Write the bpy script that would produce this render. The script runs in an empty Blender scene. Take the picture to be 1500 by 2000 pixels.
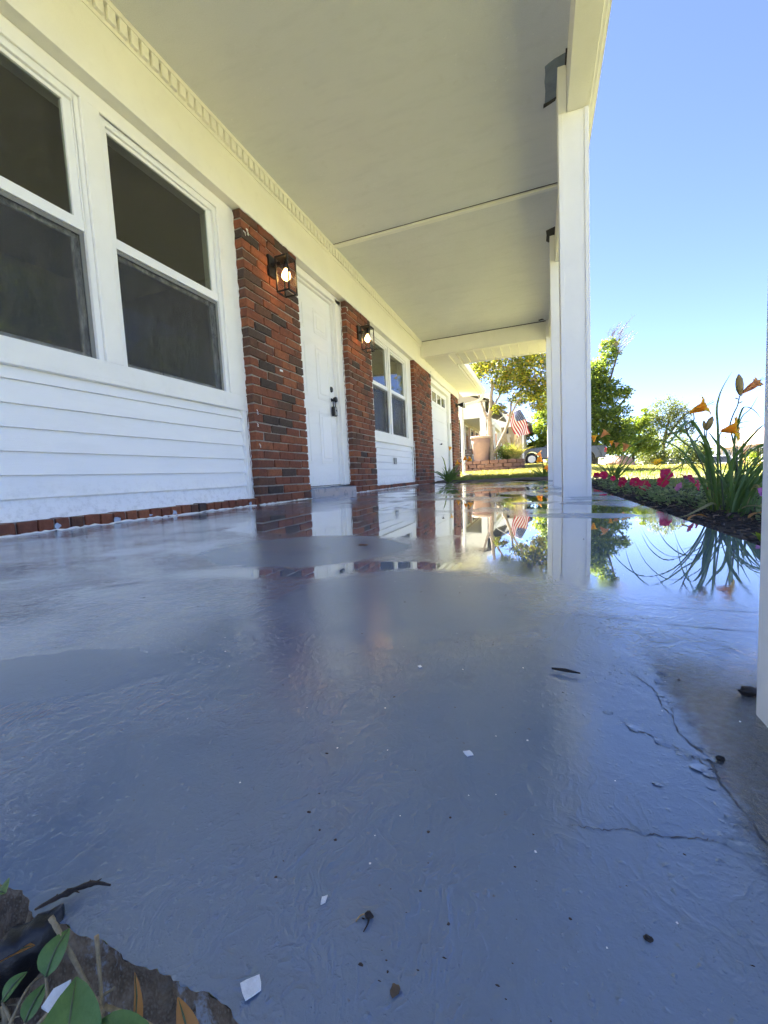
import bpy, bmesh, math, random
import numpy as np
from mathutils import Vector, Matrix
random.seed(7); rng = np.random.default_rng(7)
R = math.radians
SC = bpy.context.scene
COL = SC.collection
# ------------------------------------------------------------------ camera
cam_d = bpy.data.cameras.new('camera'); cam = bpy.data.objects.new('camera', cam_d); COL.objects.link(cam)
CR = Vector((0.93538513, 0.350102, -0.04983209)); CU = Vector((0.01702071, 0.09618024, 0.9952184)); CF = Vector((-0.35322082, 0.93176067, -0.08400658))
cam.matrix_world = Matrix(((CR.x, CU.x, -CF.x, 0.0), (CR.y, CU.y, -CF.y, 0.0), (CR.z, CU.z, -CF.z, 0.15963), (0, 0, 0, 1)))
cam_d.sensor_fit = 'VERTICAL'; cam_d.sensor_height = 24.0; cam_d.lens = 804.32/2000*24.0
cam_d.clip_start = 0.005; cam_d.clip_end = 2000
SC.camera = cam
# ------------------------------------------------------------------ sky and sun
SUN_EL, SUN_AZ = R(47), R(-50)          # azimuth from +Y, clockwise positive
w = bpy.data.worlds.new('World'); SC.world = w; w.use_nodes = True
wn = w.node_tree.nodes; wl = w.node_tree.links
sky = wn.new('ShaderNodeTexSky'); sky.sky_type = 'NISHITA'; sky.sun_disc = False
sky.sun_elevation = SUN_EL; sky.sun_rotation = SUN_AZ; sky.air_density = 1.0; sky.dust_density = 0.0; sky.ozone_density = 7.0; sky.altitude = 5000
wt = wn.new('ShaderNodeMix'); wt.data_type = 'RGBA'; wt.blend_type = 'MULTIPLY'; wt.inputs[0].default_value = 1.0; wt.inputs[7].default_value = (1.10, .845, .80, 1)   # white balance of the whole sky
wl.new(sky.outputs[0], wt.inputs[6]); wl.new(wt.outputs[2], wn['Background'].inputs[0]); wn['Background'].inputs[1].default_value = 0.05
sd = bpy.data.lights.new('sun', 'SUN'); sd.energy = 5.0; sd.angle = R(0.53); sd.color = (1.0, 0.93, 0.82)
so = bpy.data.objects.new('sun', sd); COL.objects.link(so)
sdir = Vector((math.sin(SUN_AZ)*math.cos(SUN_EL), math.cos(SUN_AZ)*math.cos(SUN_EL), math.sin(SUN_EL)))
so.rotation_euler = (-sdir).to_track_quat('-Z', 'Y').to_euler(); so.location = sdir*60
vs = SC.view_settings; vs.view_transform = 'Standard'; vs.look = 'None'; vs.gamma = 1.0; vs.use_curve_mapping = False
vs.exposure = 3.65
SC.cycles.use_denoising = True; SC.cycles.use_adaptive_sampling = True; SC.cycles.adaptive_threshold = 0.03
SC.cycles.max_bounces = 8; SC.cycles.diffuse_bounces = 5; SC.cycles.transparent_max_bounces = 10
SC.cycles.sample_clamp_indirect = 8.0

# ------------------------------------------------------------------ node helper
class NT:
    def __init__(s, name):
        s.m = bpy.data.materials.new(name); s.m.use_nodes = True
        s.n = s.m.node_tree.nodes; s.l = s.m.node_tree.links
        s.b = s.n['Principled BSDF']; s.out = s.n['Material Output']
        s.tc = s.n.new('ShaderNodeTexCoord'); s.obj = s.tc.outputs['Object']
    def put(s, sock, v):
        if v is None: return
        if isinstance(v, (int, float)):
            sock.default_value = v if sock.type == 'VALUE' else (v,)*len(sock.default_value)
        elif isinstance(v, (tuple, list)):
            n = len(sock.default_value); sock.default_value = tuple(v)[:n] if len(v) >= n else tuple(v)+(1,)*(n-len(v))
        else: s.l.new(v, sock)
    def math(s, op, a, b=None, c=None, clamp=False):
        n = s.n.new('ShaderNodeMath'); n.operation = op; n.use_clamp = clamp
        for i, v in enumerate((a, b, c)):
            if v is not None: s.put(n.inputs[i], v)
        return n.outputs[0]
    def vmath(s, op, a, b=None):
        n = s.n.new('ShaderNodeVectorMath'); n.operation = op
        s.put(n.inputs[0], a)
        if b is not None: s.put(n.inputs[1], b)
        return n.outputs[0]
    def noise(s, scale, detail=4, rough=.55, vec=None, dist=0, color=False):
        n = s.n.new('ShaderNodeTexNoise'); s.put(n.inputs['Vector'], vec or s.obj)
        n.inputs['Scale'].default_value = scale; n.inputs['Detail'].default_value = detail
        n.inputs['Roughness'].default_value = rough; n.inputs['Distortion'].default_value = dist
        return n.outputs[1] if color else n.outputs[0]
    def vor(s, scale, feat='F1', vec=None, out=0, rand=1.0):
        n = s.n.new('ShaderNodeTexVoronoi'); n.feature = feat; s.put(n.inputs['Vector'], vec or s.obj)
        n.inputs['Scale'].default_value = scale; n.inputs['Randomness'].default_value = rand
        return n.outputs[out]
    def rng(s, v, a, b, c=0.0, d=1.0, smooth=False):
        n = s.n.new('ShaderNodeMapRange'); n.interpolation_type = 'SMOOTHSTEP' if smooth else 'LINEAR'
        for i, q in enumerate((v, a, b, c, d)): s.put(n.inputs[i], q)
        return n.outputs[0]
    def ramp(s, v, stops, interp='LINEAR'):
        n = s.n.new('ShaderNodeValToRGB'); n.color_ramp.interpolation = interp
        e = n.color_ramp.elements
        while len(e) < len(stops): e.new(0.5)
        for q, (p, c) in zip(e, stops):
            q.position = p; q.color = tuple(c)+(1,) if len(c) == 3 else c
        s.put(n.inputs[0], v); return n.outputs[0]
    def mix(s, f, a, b, mode='MIX'):
        n = s.n.new('ShaderNodeMix'); n.data_type = 'RGBA'; n.blend_type = mode
        s.put(n.inputs[0], f); s.put(n.inputs[6], a); s.put(n.inputs[7], b); return n.outputs[2]
    def scale(s, vec, xyz):
        n = s.n.new('ShaderNodeMapping'); s.put(n.inputs[0], vec); n.inputs['Scale'].default_value = xyz; return n.outputs[0]
    def sep(s, vec):
        n = s.n.new('ShaderNodeSeparateXYZ'); s.put(n.inputs[0], vec); return n.outputs
    def bump(s, h, strength=.3, dist=.01, normal=None):
        n = s.n.new('ShaderNodeBump'); s.put(n.inputs['Strength'], strength); n.inputs['Distance'].default_value = dist
        s.put(n.inputs['Height'], h)
        if normal is not None: s.l.new(normal, n.inputs['Normal'])
        return n.outputs[0]
    def set(s, **k):
        for a, v in k.items(): s.put(s.b.inputs[a.replace('_', ' ')], v)
        return s
    def isl(s):
        return s.n.new('ShaderNodeNewGeometry').outputs['Random Per Island']
    def orand(s):
        return s.n.new('ShaderNodeObjectInfo').outputs['Random']
    def surf(s, sh): s.l.new(sh, s.out.inputs[0])

def pmat(name, col, rough=.5, var=.08, vs=4.0, bump=0.0, bs=60.0, stretch=None, spec=.5, metal=0.0, dirt=0.0, dcol=(.18, .14, .1), ds=3.0):
    t = NT(name); v = t.scale(t.obj, stretch) if stretch else t.obj
    n1 = t.noise(vs, 5, .6, v)
    c = t.mix(1.0, col, t.ramp(n1, [(.25, (1-var,)*3), (.75, (1+var,)*3)]), 'MULTIPLY')
    if dirt:
        d = t.rng(t.noise(ds, 7, .65), .56, .74, 0, dirt); c = t.mix(d, c, dcol)
    t.set(Base_Color=c, Roughness=t.rng(n1, .2, .8, rough*.85, min(1, rough*1.15)), Metallic=metal, Specular_IOR_Level=spec)
    if bump: t.set(Normal=t.bump(t.noise(bs, 5, .6, v), bump, .004))
    return t.m

def leafmat(name, cols, transl=.35, rough=.5, spec=.4, vein=0.0):
    t = NT(name); r = t.math('FRACT', t.math('ADD', t.isl(), t.noise(2.5, 3)))
    k = len(cols); c = t.ramp(r, [((i+.5)/k, q) for i, q in enumerate(cols)])
    t.set(Base_Color=c, Roughness=rough, Specular_IOR_Level=spec)
    tr = t.n.new('ShaderNodeBsdfTranslucent'); t.l.new(t.mix(1.0, c, (1.5, 1.5, .75), 'MULTIPLY'), tr.inputs[0])
    ms = t.n.new('ShaderNodeMixShader'); ms.inputs[0].default_value = transl
    t.l.new(t.b.outputs[0], ms.inputs[1]); t.l.new(tr.outputs[0], ms.inputs[2]); t.surf(ms.outputs[0])
    return t.m

# ------------------------------------------------------------------ mesh helpers
class MB:
    def __init__(s): s.v = []; s.f = []
    def add(s, vs, fs):
        o = len(s.v); s.v += [tuple(q) for q in vs]; s.f += [tuple(i+o for i in f) for f in fs]; return s
    def box(s, x0, x1, y0, y1, z0, z1):
        return s.add([(x0,y0,z0),(x1,y0,z0),(x1,y1,z0),(x0,y1,z0),(x0,y0,z1),(x1,y0,z1),(x1,y1,z1),(x0,y1,z1)],
            [(0,3,2,1),(4,5,6,7),(0,1,5,4),(1,2,6,5),(2,3,7,6),(3,0,4,7)])
    def hexa(s, p): return s.add(p, [(0,3,2,1),(4,5,6,7),(0,1,5,4),(1,2,6,5),(2,3,7,6),(3,0,4,7)])
    def prism(s, poly, y0, y1):                 # polygon in x,z extruded along y
        n = len(poly); vs = [(x, y0, z) for x, z in poly]+[(x, y1, z) for x, z in poly]
        return s.add(vs, [tuple(range(n)), tuple(range(2*n-1, n-1, -1))]+[(i, i+n, (i+1) % n+n, (i+1) % n) for i in range(n)])
    def tube(s, pts, rad, n=8, cap=True):
        pts = [Vector(p) for p in pts]; k = len(pts)
        rad = [rad]*k if isinstance(rad, (int, float)) else list(rad)
        vs = []; up = Vector((.31, .17, .93))
        for i, p in enumerate(pts):
            t = (pts[min(i+1, k-1)]-pts[max(i-1, 0)]).normalized()
            if abs(t.dot(up)) > .97: up = Vector((.9, .3, .1))
            a = t.cross(up).normalized(); b = t.cross(a)
            vs += [p+(a*math.cos(2*math.pi*j/n)+b*math.sin(2*math.pi*j/n))*rad[i] for j in range(n)]
        fs = [(i*n+j, i*n+(j+1) % n, (i+1)*n+(j+1) % n, (i+1)*n+j) for i in range(k-1) for j in range(n)]
        if cap: fs += [tuple(range(n-1, -1, -1)), tuple((k-1)*n+j for j in range(n))]
        return s.add(vs, fs)
    def lathe(s, prof, c, n=24, axis='z'):      # prof: (r, h)
        vs = []
        for r, h in prof:
            for j in range(n):
                a = 2*math.pi*j/n; q = (r*math.cos(a), r*math.sin(a), h)
                if axis == 'y': q = (q[0], q[2], q[1])
                if axis == 'x': q = (q[2], q[0], q[1])
                vs.append((c[0]+q[0], c[1]+q[1], c[2]+q[2]))
        k = len(prof)
        fs = [(i*n+j, i*n+(j+1) % n, (i+1)*n+(j+1) % n, (i+1)*n+j) for i in range(k-1) for j in range(n)]
        fs += [tuple(range(n-1, -1, -1)), tuple((k-1)*n+j for j in range(n))]
        return s.add(vs, fs)
    def ribbon(s, pts, width, fold=.25, side=None, prof=None):
        pts = [Vector(p) for p in pts]; k = len(pts); vs = []
        for i, p in enumerate(pts):
            t = (pts[min(i+1, k-1)]-pts[max(i-1, 0)]).normalized()
            sd_ = Vector(side) if side else Vector((1, 0, 0)); a = sd_ - t*sd_.dot(t)
            a = a.normalized() if a.length > 1e-4 else Vector((0, 1, 0)); nrm = t.cross(a)
            u = i/(k-1); wd = width*(prof(u) if prof else (min(1, .55+u*2.0)*(1-u**3)+.03))*.5
            vs += [p-a*wd+nrm*wd*fold, p-nrm*wd*fold, p+a*wd+nrm*wd*fold]
        fs = []
        for i in range(k-1):
            o = i*3; fs += [(o, o+1, o+4, o+3), (o+1, o+2, o+5, o+4)]
        return s.add(vs, fs)
    def build(s, name, mat, parent=None, smooth=False, bevel=0.0, loc=None):
        me = bpy.data.meshes.new(name); me.from_pydata(s.v, [], s.f); me.update()
        if bevel:
            b = bmesh.new(); b.from_mesh(me); bmesh.ops.remove_doubles(b, verts=b.verts, dist=1e-6)
            es = [e for e in b.edges if len(e.link_faces) == 2 and e.calc_face_angle(0) > .4]
            bmesh.ops.bevel(b, geom=es, offset=bevel, segments=2, affect='EDGES', profile=.6); b.to_mesh(me); b.free()
        if smooth:
            for q in me.polygons: q.use_smooth = True
        if mat is not None: me.materials.append(mat)
        return link(name, me, parent, loc)
def link(name, me, parent=None, loc=None):
    o = bpy.data.objects.new(name, me); COL.objects.link(o)
    if parent is not None:
        o.parent = parent
        if parent.type == 'EMPTY': o.location = -Vector(parent.location)
    if loc is not None: o.location = Vector(loc) + (o.location if parent is not None and parent.type == 'EMPTY' else Vector((0, 0, 0)))
    return o
def tag(o, label, cat, group=None, kind=None):
    if label: o['label'] = label
    if cat: o['category'] = cat
    if group: o['group'] = group
    if kind: o['kind'] = kind
    return o
def thing(name, label, cat, loc=(0, 0, 0), group=None):
    o = bpy.data.objects.new(name, None); COL.objects.link(o); o.location = loc; o.empty_display_size = .1
    return tag(o, label, cat, group)
def struct(o): o['kind'] = 'structure'; return o
def stuff(o, label=None, cat=None): o['kind'] = 'stuff'; return tag(o, label, cat)
def smooth_pts(pts, n=12):
    P = [Vector(p) for p in pts]; P = [P[0]*2-P[1]]+P+[P[-1]*2-P[-2]]; out = []
    k = len(P)-3
    for i in range(n):
        u = i/(n-1)*k; j = min(int(u), k-1); t = u-j; a, b, c, d = P[j:j+4]
        out.append(.5*((2*b)+(c-a)*t+(2*a-5*b+4*c-d)*t*t+(3*b-a-3*c+d)*t**3))
    return out
SL = 0.01178
def fz(x): return -SL*(x+1.94)                 # porch floor falls away from the house
def sst(a, b, v):
    t = np.clip((v-a)/(b-a), 0, 1); return t*t*(3-2*t)
def gz(x, y):
    x = np.asarray(x, float); y = np.asarray(y, float)
    L = 1-sst(0, 9, x)
    z = -.065+.045*sst(6.5, 7.6, y)*L+.026*np.maximum(0, y-7.5-2*np.clip(x, 0, 4))*L*np.where(y > 45, 0, 1)
    z = np.where(y > 45, -.065+.026*37.5*L*np.exp(-(y-45)/30), z)
    z = z-1.0*sst(8.5, 12.5, x)
    return z

# ------------------------------------------------------------------ materials
M = {}
M['trim'] = pmat('white_trim_paint', (.86, .85, .81), .42, .03, 6, .12, 90, dirt=.12, dcol=(.5, .45, .36), ds=9)
M['frieze'] = pmat('cream_frieze_paint', (.85, .83, .755), .55, .04, 3, .25, 140, dirt=.15, dcol=(.6, .56, .46), ds=14)
M['sash'] = pmat('white_vinyl', (.87, .87, .85), .35, .02, 6)
M['post'] = pmat('white_post_paint', (.84, .83, .80), .42, .03, 4, .08, 60, dirt=.08, dcol=(.45, .42, .38), ds=22)
M['door'] = pmat('white_door_paint', (.86, .86, .84), .35, .03, 3, .05, 40)
t = NT('white_wood_siding'); v = t.scale(t.obj, (1, 1.2, 26)); n = t.noise(9, 8, .7, v)
c = t.mix(t.rng(t.noise(1.8, 6, .6, t.scale(t.obj, (1, 1.5, 9))), .5, .75, 0, .22), (.88, .88, .87), (.68, .67, .65))
sz_ = t.sep(t.obj)[2]; c = t.mix(t.math('MULTIPLY', t.rng(sz_, .24, .05, 0, 1), t.rng(t.noise(34, 7, .7), .48, .70, 0, .55)), c, (.46, .45, .42)); t.set(Base_Color=c, Roughness=.5, Normal=t.bump(n, .22, .004)); M['siding'] = t.m
t = NT('ceiling_paint')                                                                        # stippled cream ceiling board with small water drops
n1 = t.noise(2.2, 6, .6); st = t.noise(420, 3, .6)
c = t.mix(t.rng(n1, .35, .75, 0, .55), (.79, .795, .80), (.69, .70, .715))
c = t.mix(t.rng(t.noise(9, 7, .7), .58, .8, 0, .35), c, (.54, .52, .47)); c = t.mix(t.rng(t.noise(2.4, 8, .7, t.scale(t.obj, (1, 4, 1))), .5, .8, 0, .5), c, (.60, .61, .62)); c = t.mix(t.rng(t.noise(250, 2, .5), .35, .7, 0, .35), c, (.50, .51, .52))
dr = t.rng(t.vor(26), .0, .16, 1, 0); dm = t.rng(t.noise(1.7, 2), .56, .66); drop = t.math('MULTIPLY', dr, dm)
t.set(Base_Color=t.mix(t.math('MULTIPLY', drop, .75), c, (.92, .91, .88)), Roughness=.55, Normal=t.bump(t.math('ADD', t.math('MULTIPLY', st, .35), t.math('MULTIPLY', drop, 1.2)), .35, .006)); M['ceiling'] = t.m
M['soffit'] = pmat('vinyl_soffit', (.82, .80, .73), .45, .03, 4)
M['gutter'] = pmat('white_gutter', (.82, .81, .78), .35, .03, 4, metal=0)
M['patch'] = pmat('blue_grey_void', (.24, .28, .32), .8, .25, 14, .5, 40)  # tone painted for the void above the ceiling opening
M['darkedge'] = pmat('near_black_edge', (.05, .045, .04), .9, .3, 30, .5, 60)
M['caulk'] = pmat('white_caulk', (.8, .79, .76), .5, .05, 30, .4, 60)
M['mortar'] = pmat('mortar', (.30, .27, .235), .95, .25, 25, .8, 150)
t = NT('old_red_brick'); r = t.math('FRACT', t.math('ADD', t.isl(), t.orand()))
c = t.ramp(r, [(0, (.065, .046, .038)), (.06, (.13, .062, .040)), (.16, (.22, .075, .042)), (.30, (.215, .070, .038)), (.44, (.19, .070, .042)), (.56, (.26, .086, .042)), (.70, (.215, .072, .039)), (.82, (.31, .108, .050)), (.91, (.16, .068, .044)), (.97, (.085, .055, .044))], 'CONSTANT')
g_ = t.n.new('ShaderNodeNewGeometry').outputs['Position']
c = t.mix(t.rng(t.noise(38, 6, .65, g_), .42, .72, 0, .6), c, t.mix(1.0, c, (.42, .40, .42), 'MULTIPLY'))
c = t.mix(t.rng(t.noise(7, 5, .6, g_), .50, .8, 0, .75), c, (.070, .046, .036))
c = t.mix(t.rng(t.noise(90, 4, .7, g_), .62, .8, 0, .35), c, (.42, .34, .28))
t.set(Base_Color=c, Roughness=.82, Specular_IOR_Level=.35, Normal=t.bump(t.math('ADD', t.noise(60, 8, .7, g_), t.math('MULTIPLY', t.noise(300, 3, .6, g_), .4)), .75, .006)); M['brick'] = t.m
t = NT('black_metal'); t.set(Base_Color=(.012, .012, .013, 1), Roughness=.42, Metallic=.2, Normal=t.bump(t.noise(300, 2), .1, .001)); M['black'] = t.m
t = NT('bulb_glow'); t.set(Base_Color=(1, .8, .5, 1), Emission_Color=(1.0, .55, .18, 1), Emission_Strength=2.4); M['bulb'] = t.m
t = NT('dark_interior'); t.set(Base_Color=(.20, .19, .165, 1), Roughness=.9); M['room'] = t.m
def glassmat(name, ior, tint=(1, 1, 1), wob=0.0, dirt=0.0):
    t = NT(name); fr = t.n.new('ShaderNodeFresnel'); fr.inputs[0].default_value = ior
    gl = t.n.new('ShaderNodeBsdfGlossy'); gl.inputs['Roughness'].default_value = .0; tr = t.n.new('ShaderNodeBsdfTransparent'); tr.inputs[0].default_value = tint+(1,)
    if wob:
        nb = t.bump(t.noise(5, 2, .4), wob, .01); t.l.new(nb, gl.inputs['Normal']); t.l.new(nb, fr.inputs['Normal'])
    ms = t.n.new('ShaderNodeMixShader'); bf = t.n.new('ShaderNodeNewGeometry').outputs['Backfacing']; t.l.new(t.math('MULTIPLY', fr.outputs[0], t.math('SUBTRACT', 1.0, bf)), ms.inputs[0]); t.l.new(tr.outputs[0], ms.inputs[1]); t.l.new(gl.outputs[0], ms.inputs[2])
    last = ms.outputs[0]
    if dirt:
        df = t.n.new('ShaderNodeBsdfDiffuse'); df.inputs[0].default_value = (.5, .5, .5, 1)
        m2 = t.n.new('ShaderNodeMixShader'); t.l.new(t.rng(t.noise(14, 8, .7), .5, .85, .0, dirt), m2.inputs[0]); t.l.new(last, m2.inputs[1]); t.l.new(df.outputs[0], m2.inputs[2]); last = m2.outputs[0]
    t.surf(last); return t.m
M['pane'] = glassmat('window_glass', 2.1, (.72, .75, .71), .05, .09)
M['lampglass'] = glassmat('lantern_glass', 1.15)
t = NT('insect_screen'); tr = t.n.new('ShaderNodeBsdfTransparent'); tr.inputs[0].default_value = (1, 1, 1, 1); ms = t.n.new('ShaderNodeMixShader'); t.l.new(t.rng(t.noise(16, 8, .75, t.scale(t.obj, (1, 1.4, .5))), .35, .7, .28, .62), ms.inputs[0])
t.set(Base_Color=(.06, .062, .062, 1), Roughness=.6); t.l.new(tr.outputs[0], ms.inputs[1]); t.l.new(t.b.outputs[0], ms.inputs[2]); t.surf(ms.outputs[0]); M['screen'] = t.m
M['greyframe'] = pmat('grey_aluminium', (.20, .20, .19), .45, .05, 10)
M['shingle'] = pmat('roof_shingle', (.13, .12, .11), .9, .25, 20, .6, 60)
M['step'] = pmat('grey_painted_step', (.155, .19, .245), .28, .10, 9, .3, 80, dirt=.35, dcol=(.30, .31, .33), ds=12)

# ---- wet painted porch floor
t = NT('wet_blue_grey_painted_concrete')
P = t.obj
wp0 = t.vmath('MULTIPLY', t.vmath('SUBTRACT', t.noise(24, 4, .6, color=True), (.5, .5, .5)), (.045, .045, 0))
wp = t.vmath('ADD', t.vmath('ADD', P, wp0), t.vmath('MULTIPLY', t.vmath('SUBTRACT', t.noise(6, 3, .5, color=True), (.5, .5, .5)), (.13, .13, 0)))
xs_ = t.sep(wp); X, Y = xs_[0], xs_[1]; raw = t.sep(P)
def ell(cx, cy, rx, ry, rot=0.0, soft=.10):
    ca, sa = math.cos(rot), math.sin(rot); dx = t.math('SUBTRACT', X, cx); dy = t.math('SUBTRACT', Y, cy)
    a = t.math('ADD', t.math('MULTIPLY', dx, ca/rx), t.math('MULTIPLY', dy, sa/rx)); b = t.math('ADD', t.math('MULTIPLY', dx, -sa/ry), t.math('MULTIPLY', dy, ca/ry))
    r2 = t.math('ADD', t.math('MULTIPLY', a, a), t.math('MULTIPLY', b, b))
    return t.rng(r2, 1+soft, 1-soft, 0, 1, True)
def MX(*a):
    o = a[0]
    for q in a[1:]: o = t.math('MAXIMUM', o, q)
    return o
pud = MX(ell(.17, 1.34, .46, .76, 0, .42), ell(-.47, 1.95, .62, .92, -.15, .2), ell(-.36, .73, .30, .075, .3, .5), ell(-.95, 1.55, .28, .45, .4, .35), ell(-.2, 3.9, 1.05, 1.5, .1, .2), ell(-1.0, 4.2, .6, 1.0, .1, .2), ell(-.6, 6.3, 1.1, .75, 0, .2), ell(.30, 2.6, .15, .9, 0, .3))
far_ = t.rng(t.noise(2.6, 3, .5, t.scale(P, (1.1, .75, 1))), .50, .56, 0, 1, True); far_ = t.math('MULTIPLY', far_, t.rng(raw[1], 1.5, 2.2))
isA = ell(-.58, .93, .27, .215, .15, .16); isB = ell(-.20, .58, .185, .165, .5, .38); isC = ell(.15, 1.74, .20, .10, 0, .12)
isD = ell(.32, 2.35, .20, .14, 0, .1); isE = ell(-.55, 2.9, .38, .16, .1, .1); isF = ell(-.3, 5.0, .5, .3, .1, .1); isG = ell(.2, 3.3, .3, .2, 0, .1); isH = ell(-.45, .245, .15, .055, .35, .15); isI = ell(.045, .43, .05, .12, .2, .25)
isl_ = MX(isA, isB, isC, isD, isE, isF, isG, isH, t.math('MULTIPLY', isI, .6), t.math('MULTIPLY', far_, .9))
water = t.math('MULTIPLY', pud, t.math('SUBTRACT', 1.0, isl_))
# bare, unpainted concrete by the nearest post
bx = t.math('ADD', raw[0], t.math('MULTIPLY', t.math('SUBTRACT', t.noise(45, 4, .6), .5), .03))
by = t.math('ADD', raw[1], t.math('MULTIPLY', t.math('SUBTRACT', t.noise(20, 3), .5), .06))
bare = t.math('MULTIPLY', t.rng(bx, .088, .100, 0, 1), t.rng(by, .47, .38, 0, 1))
film = t.rng(t.noise(3.2, 4, .55), .40, .62)
base = t.mix(t.rng(t.noise(5, 6, .6), .3, .7), (.138, .198, .290), (.168, .230, .322))
base = t.mix(t.rng(t.noise(30, 6, .65), .55, .8, 0, .30), base, (.10, .12, .17))
base = t.mix(t.math('MULTIPLY', t.rng(t.noise(190, 4, .6), .70, .76), .6), base, (.12, .095, .07))
base = t.mix(t.math('MULTIPLY', t.rng(t.noise(11, 8, .7), .56, .70), .35), base, (.09, .125, .20))
base = t.mix(t.math('MULTIPLY', isl_, .55), base, (.215, .268, .335))
wallband = t.rng(t.math('ADD', raw[0], t.math('MULTIPLY', t.noise(4, 4), .5)), -1.35, -1.75)
base = t.mix(t.math('MULTIPLY', wallband, .5), base, (.22, .23, .25))
base = t.mix(bare, base, t.ramp(t.noise(160, 6, .7), [(.3, (.022, .028, .040)), (.7, (.095, .118, .155))]))
fine = t.noise(150, 5, .62); mid = t.noise(34, 5, .55, dist=.6); lump = t.rng(t.vor(95, 'SMOOTH_F1'), .0, .55, 1, 0); lm = t.rng(t.noise(9, 3), .5, .66)
brush = t.noise(26, 4, .6, t.scale(P, (1.0, 5.5, 1)))
h = t.math('ADD', t.math('ADD', t.math('MULTIPLY', fine, .62), t.math('MULTIPLY', t.noise(420, 5, .65), .24)), t.math('MULTIPLY', mid, 1.15))
dv = t.vmath('ADD', P, t.vmath('MULTIPLY', t.vmath('SUBTRACT', t.noise(180, 3, .6, color=True), (.5, .5, .5)), (.006, .006, 0)))
def dots(sc_, lo, hi): return t.math('MULTIPLY', t.rng(t.vor(sc_, vec=dv), .02, .36, 1, 0, True), t.math('GREATER_THAN', t.sep(t.vor(sc_, vec=dv, out=1))[0], t.rng(t.noise(5, 4, .6), .36, .64, lo, hi)))
dot = t.math('ADD', t.math('MULTIPLY', dots(210, .97, .55), .55), t.math('MULTIPLY', dots(520, .9, .35), .22))
rv = t.vmath('ADD', t.scale(P, (1, .62, 1)), t.vmath('MULTIPLY', t.vmath('SUBTRACT', t.noise(22, 3, .5, color=True), (.5, .5, .5)), (.05, .05, 0)))
def ridge(sc_): return t.math('POWER', t.math('SUBTRACT', 1.0, t.math('ABSOLUTE', t.math('SUBTRACT', t.math('MULTIPLY', t.noise(sc_, 3, .5, rv), 2.0), 1.0))), 7.0)
rm = t.rng(t.noise(6, 3, .55, t.vmath('ADD', P, (7, 2, 0))), .42, .62)
h = t.math('ADD', h, t.math('MULTIPLY', t.math('ADD', t.math('MULTIPLY', ridge(48), .66), t.math('MULTIPLY', ridge(120), .40)), rm))
h = t.math('ADD', h, t.math('MULTIPLY', dot, 1.3)); h = t.math('ADD', h, t.math('MULTIPLY', t.math('MULTIPLY', lump, lm), .35)); h = t.math('ADD', h, t.math('MULTIPLY', brush, .30))
h = t.math('ADD', h, t.math('MULTIPLY', t.math('MULTIPLY', t.noise(420, 4, .7), bare), 1.2))
dryf = t.math('SUBTRACT', 1.0, water)
fade = t.rng(raw[1], .30, 1.6, 1.0, .30)
amp = t.math('MULTIPLY', t.math('MULTIPLY', dryf, fade), t.math('SUBTRACT', 1.0, t.math('MULTIPLY', isl_, .45)))
rgh = t.rng(t.noise(3.4, 4, .6, t.vmath('ADD', P, (3.1, 1.7, 0))), .36, .66, .30, 1.7)
calm = t.math('SUBTRACT', 1.0, t.math('MULTIPLY', MX(ell(-.30, .46, .26, .22, .2, .9), ell(-.05, .28, .12, .14, 0, .9)), .72))
nb = t.bump(h, t.math('MULTIPLY', t.math('MULTIPLY', t.math('MULTIPLY', amp, rgh), calm), .46), .0022)
nb2 = t.bump(t.noise(55, 2, .5, t.scale(P, (.6, 1.6, 1))), t.math('MULTIPLY', t.math('MULTIPLY', water, t.rng(water, .35, 1.0, 1, .04)), .35), .0010, nb)
rough = t.math('ADD', t.math('MULTIPLY', dryf, t.rng(film, 0, 1, .03, .085)), t.math('ADD', t.math('MULTIPLY', isl_, .16), .004))
rough = t.math('ADD', rough, t.math('MULTIPLY', bare, .05))
t.set(Base_Color=base, Roughness=rough, IOR=1.55, Specular_IOR_Level=.5, Coat_Weight=t.math('ADD', t.math('MULTIPLY', water, .35), t.math('MULTIPLY', t.math('SUBTRACT', 1.0, isl_), .65)), Coat_Roughness=t.math('MULTIPLY', rough, .8), Normal=nb2, Coat_Normal=nb2)
M['floor'] = t.m
# ---- outdoors
t = NT('lawn_ground'); g1 = t.noise(.9, 6, .65); g2 = t.noise(30, 4, .7); px_ = t.sep(t.obj)
c = t.mix(g1, (.14, .155, .052), (.27, .25, .095)); c = t.mix(t.rng(g2, .35, .7), c, t.mix(1.0, c, (.55, .6, .5), 'MULTIPLY'))
t.set(Base_Color=t.mix(t.rng(t.noise(.12, 3), .45, .7, 0, .6), c, (.38, .33, .15)), Roughness=.95, Normal=t.bump(g2, .8, .03)); M['ground'] = t.m
M['soil'] = pmat('dark_damp_soil', (.032, .024, .018), .85, .5, 40, 1.0, 120)
t = NT('dark_mulch'); c = t.ramp(t.isl(), [(0, (.012, .010, .009)), (.45, (.028, .021, .017)), (.75, (.050, .035, .027)), (.93, (.12, .085, .06)), (1, (.22, .17, .13))])
t.set(Base_Color=c, Roughness=.8, Normal=t.bump(t.noise(160, 4, .6, t.scale(t.obj, (1, 1, 1))), .5, .003)); M['mulch'] = t.m
M['grass'] = leafmat('grass_blades', [(.11, .18, .035), (.17, .23, .05), (.24, .26, .07), (.14, .20, .045)], .35)
M['grassdry'] = leafmat('sunburnt_grass', [(.24, .23, .07), (.32, .28, .09), (.19, .21, .055), (.38, .32, .13)], .3)
M['lily'] = leafmat('daylily_leaf', [(.10, .18, .045), (.15, .24, .06), (.085, .15, .045), (.20, .28, .08)], .35, .38, .5)
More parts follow.
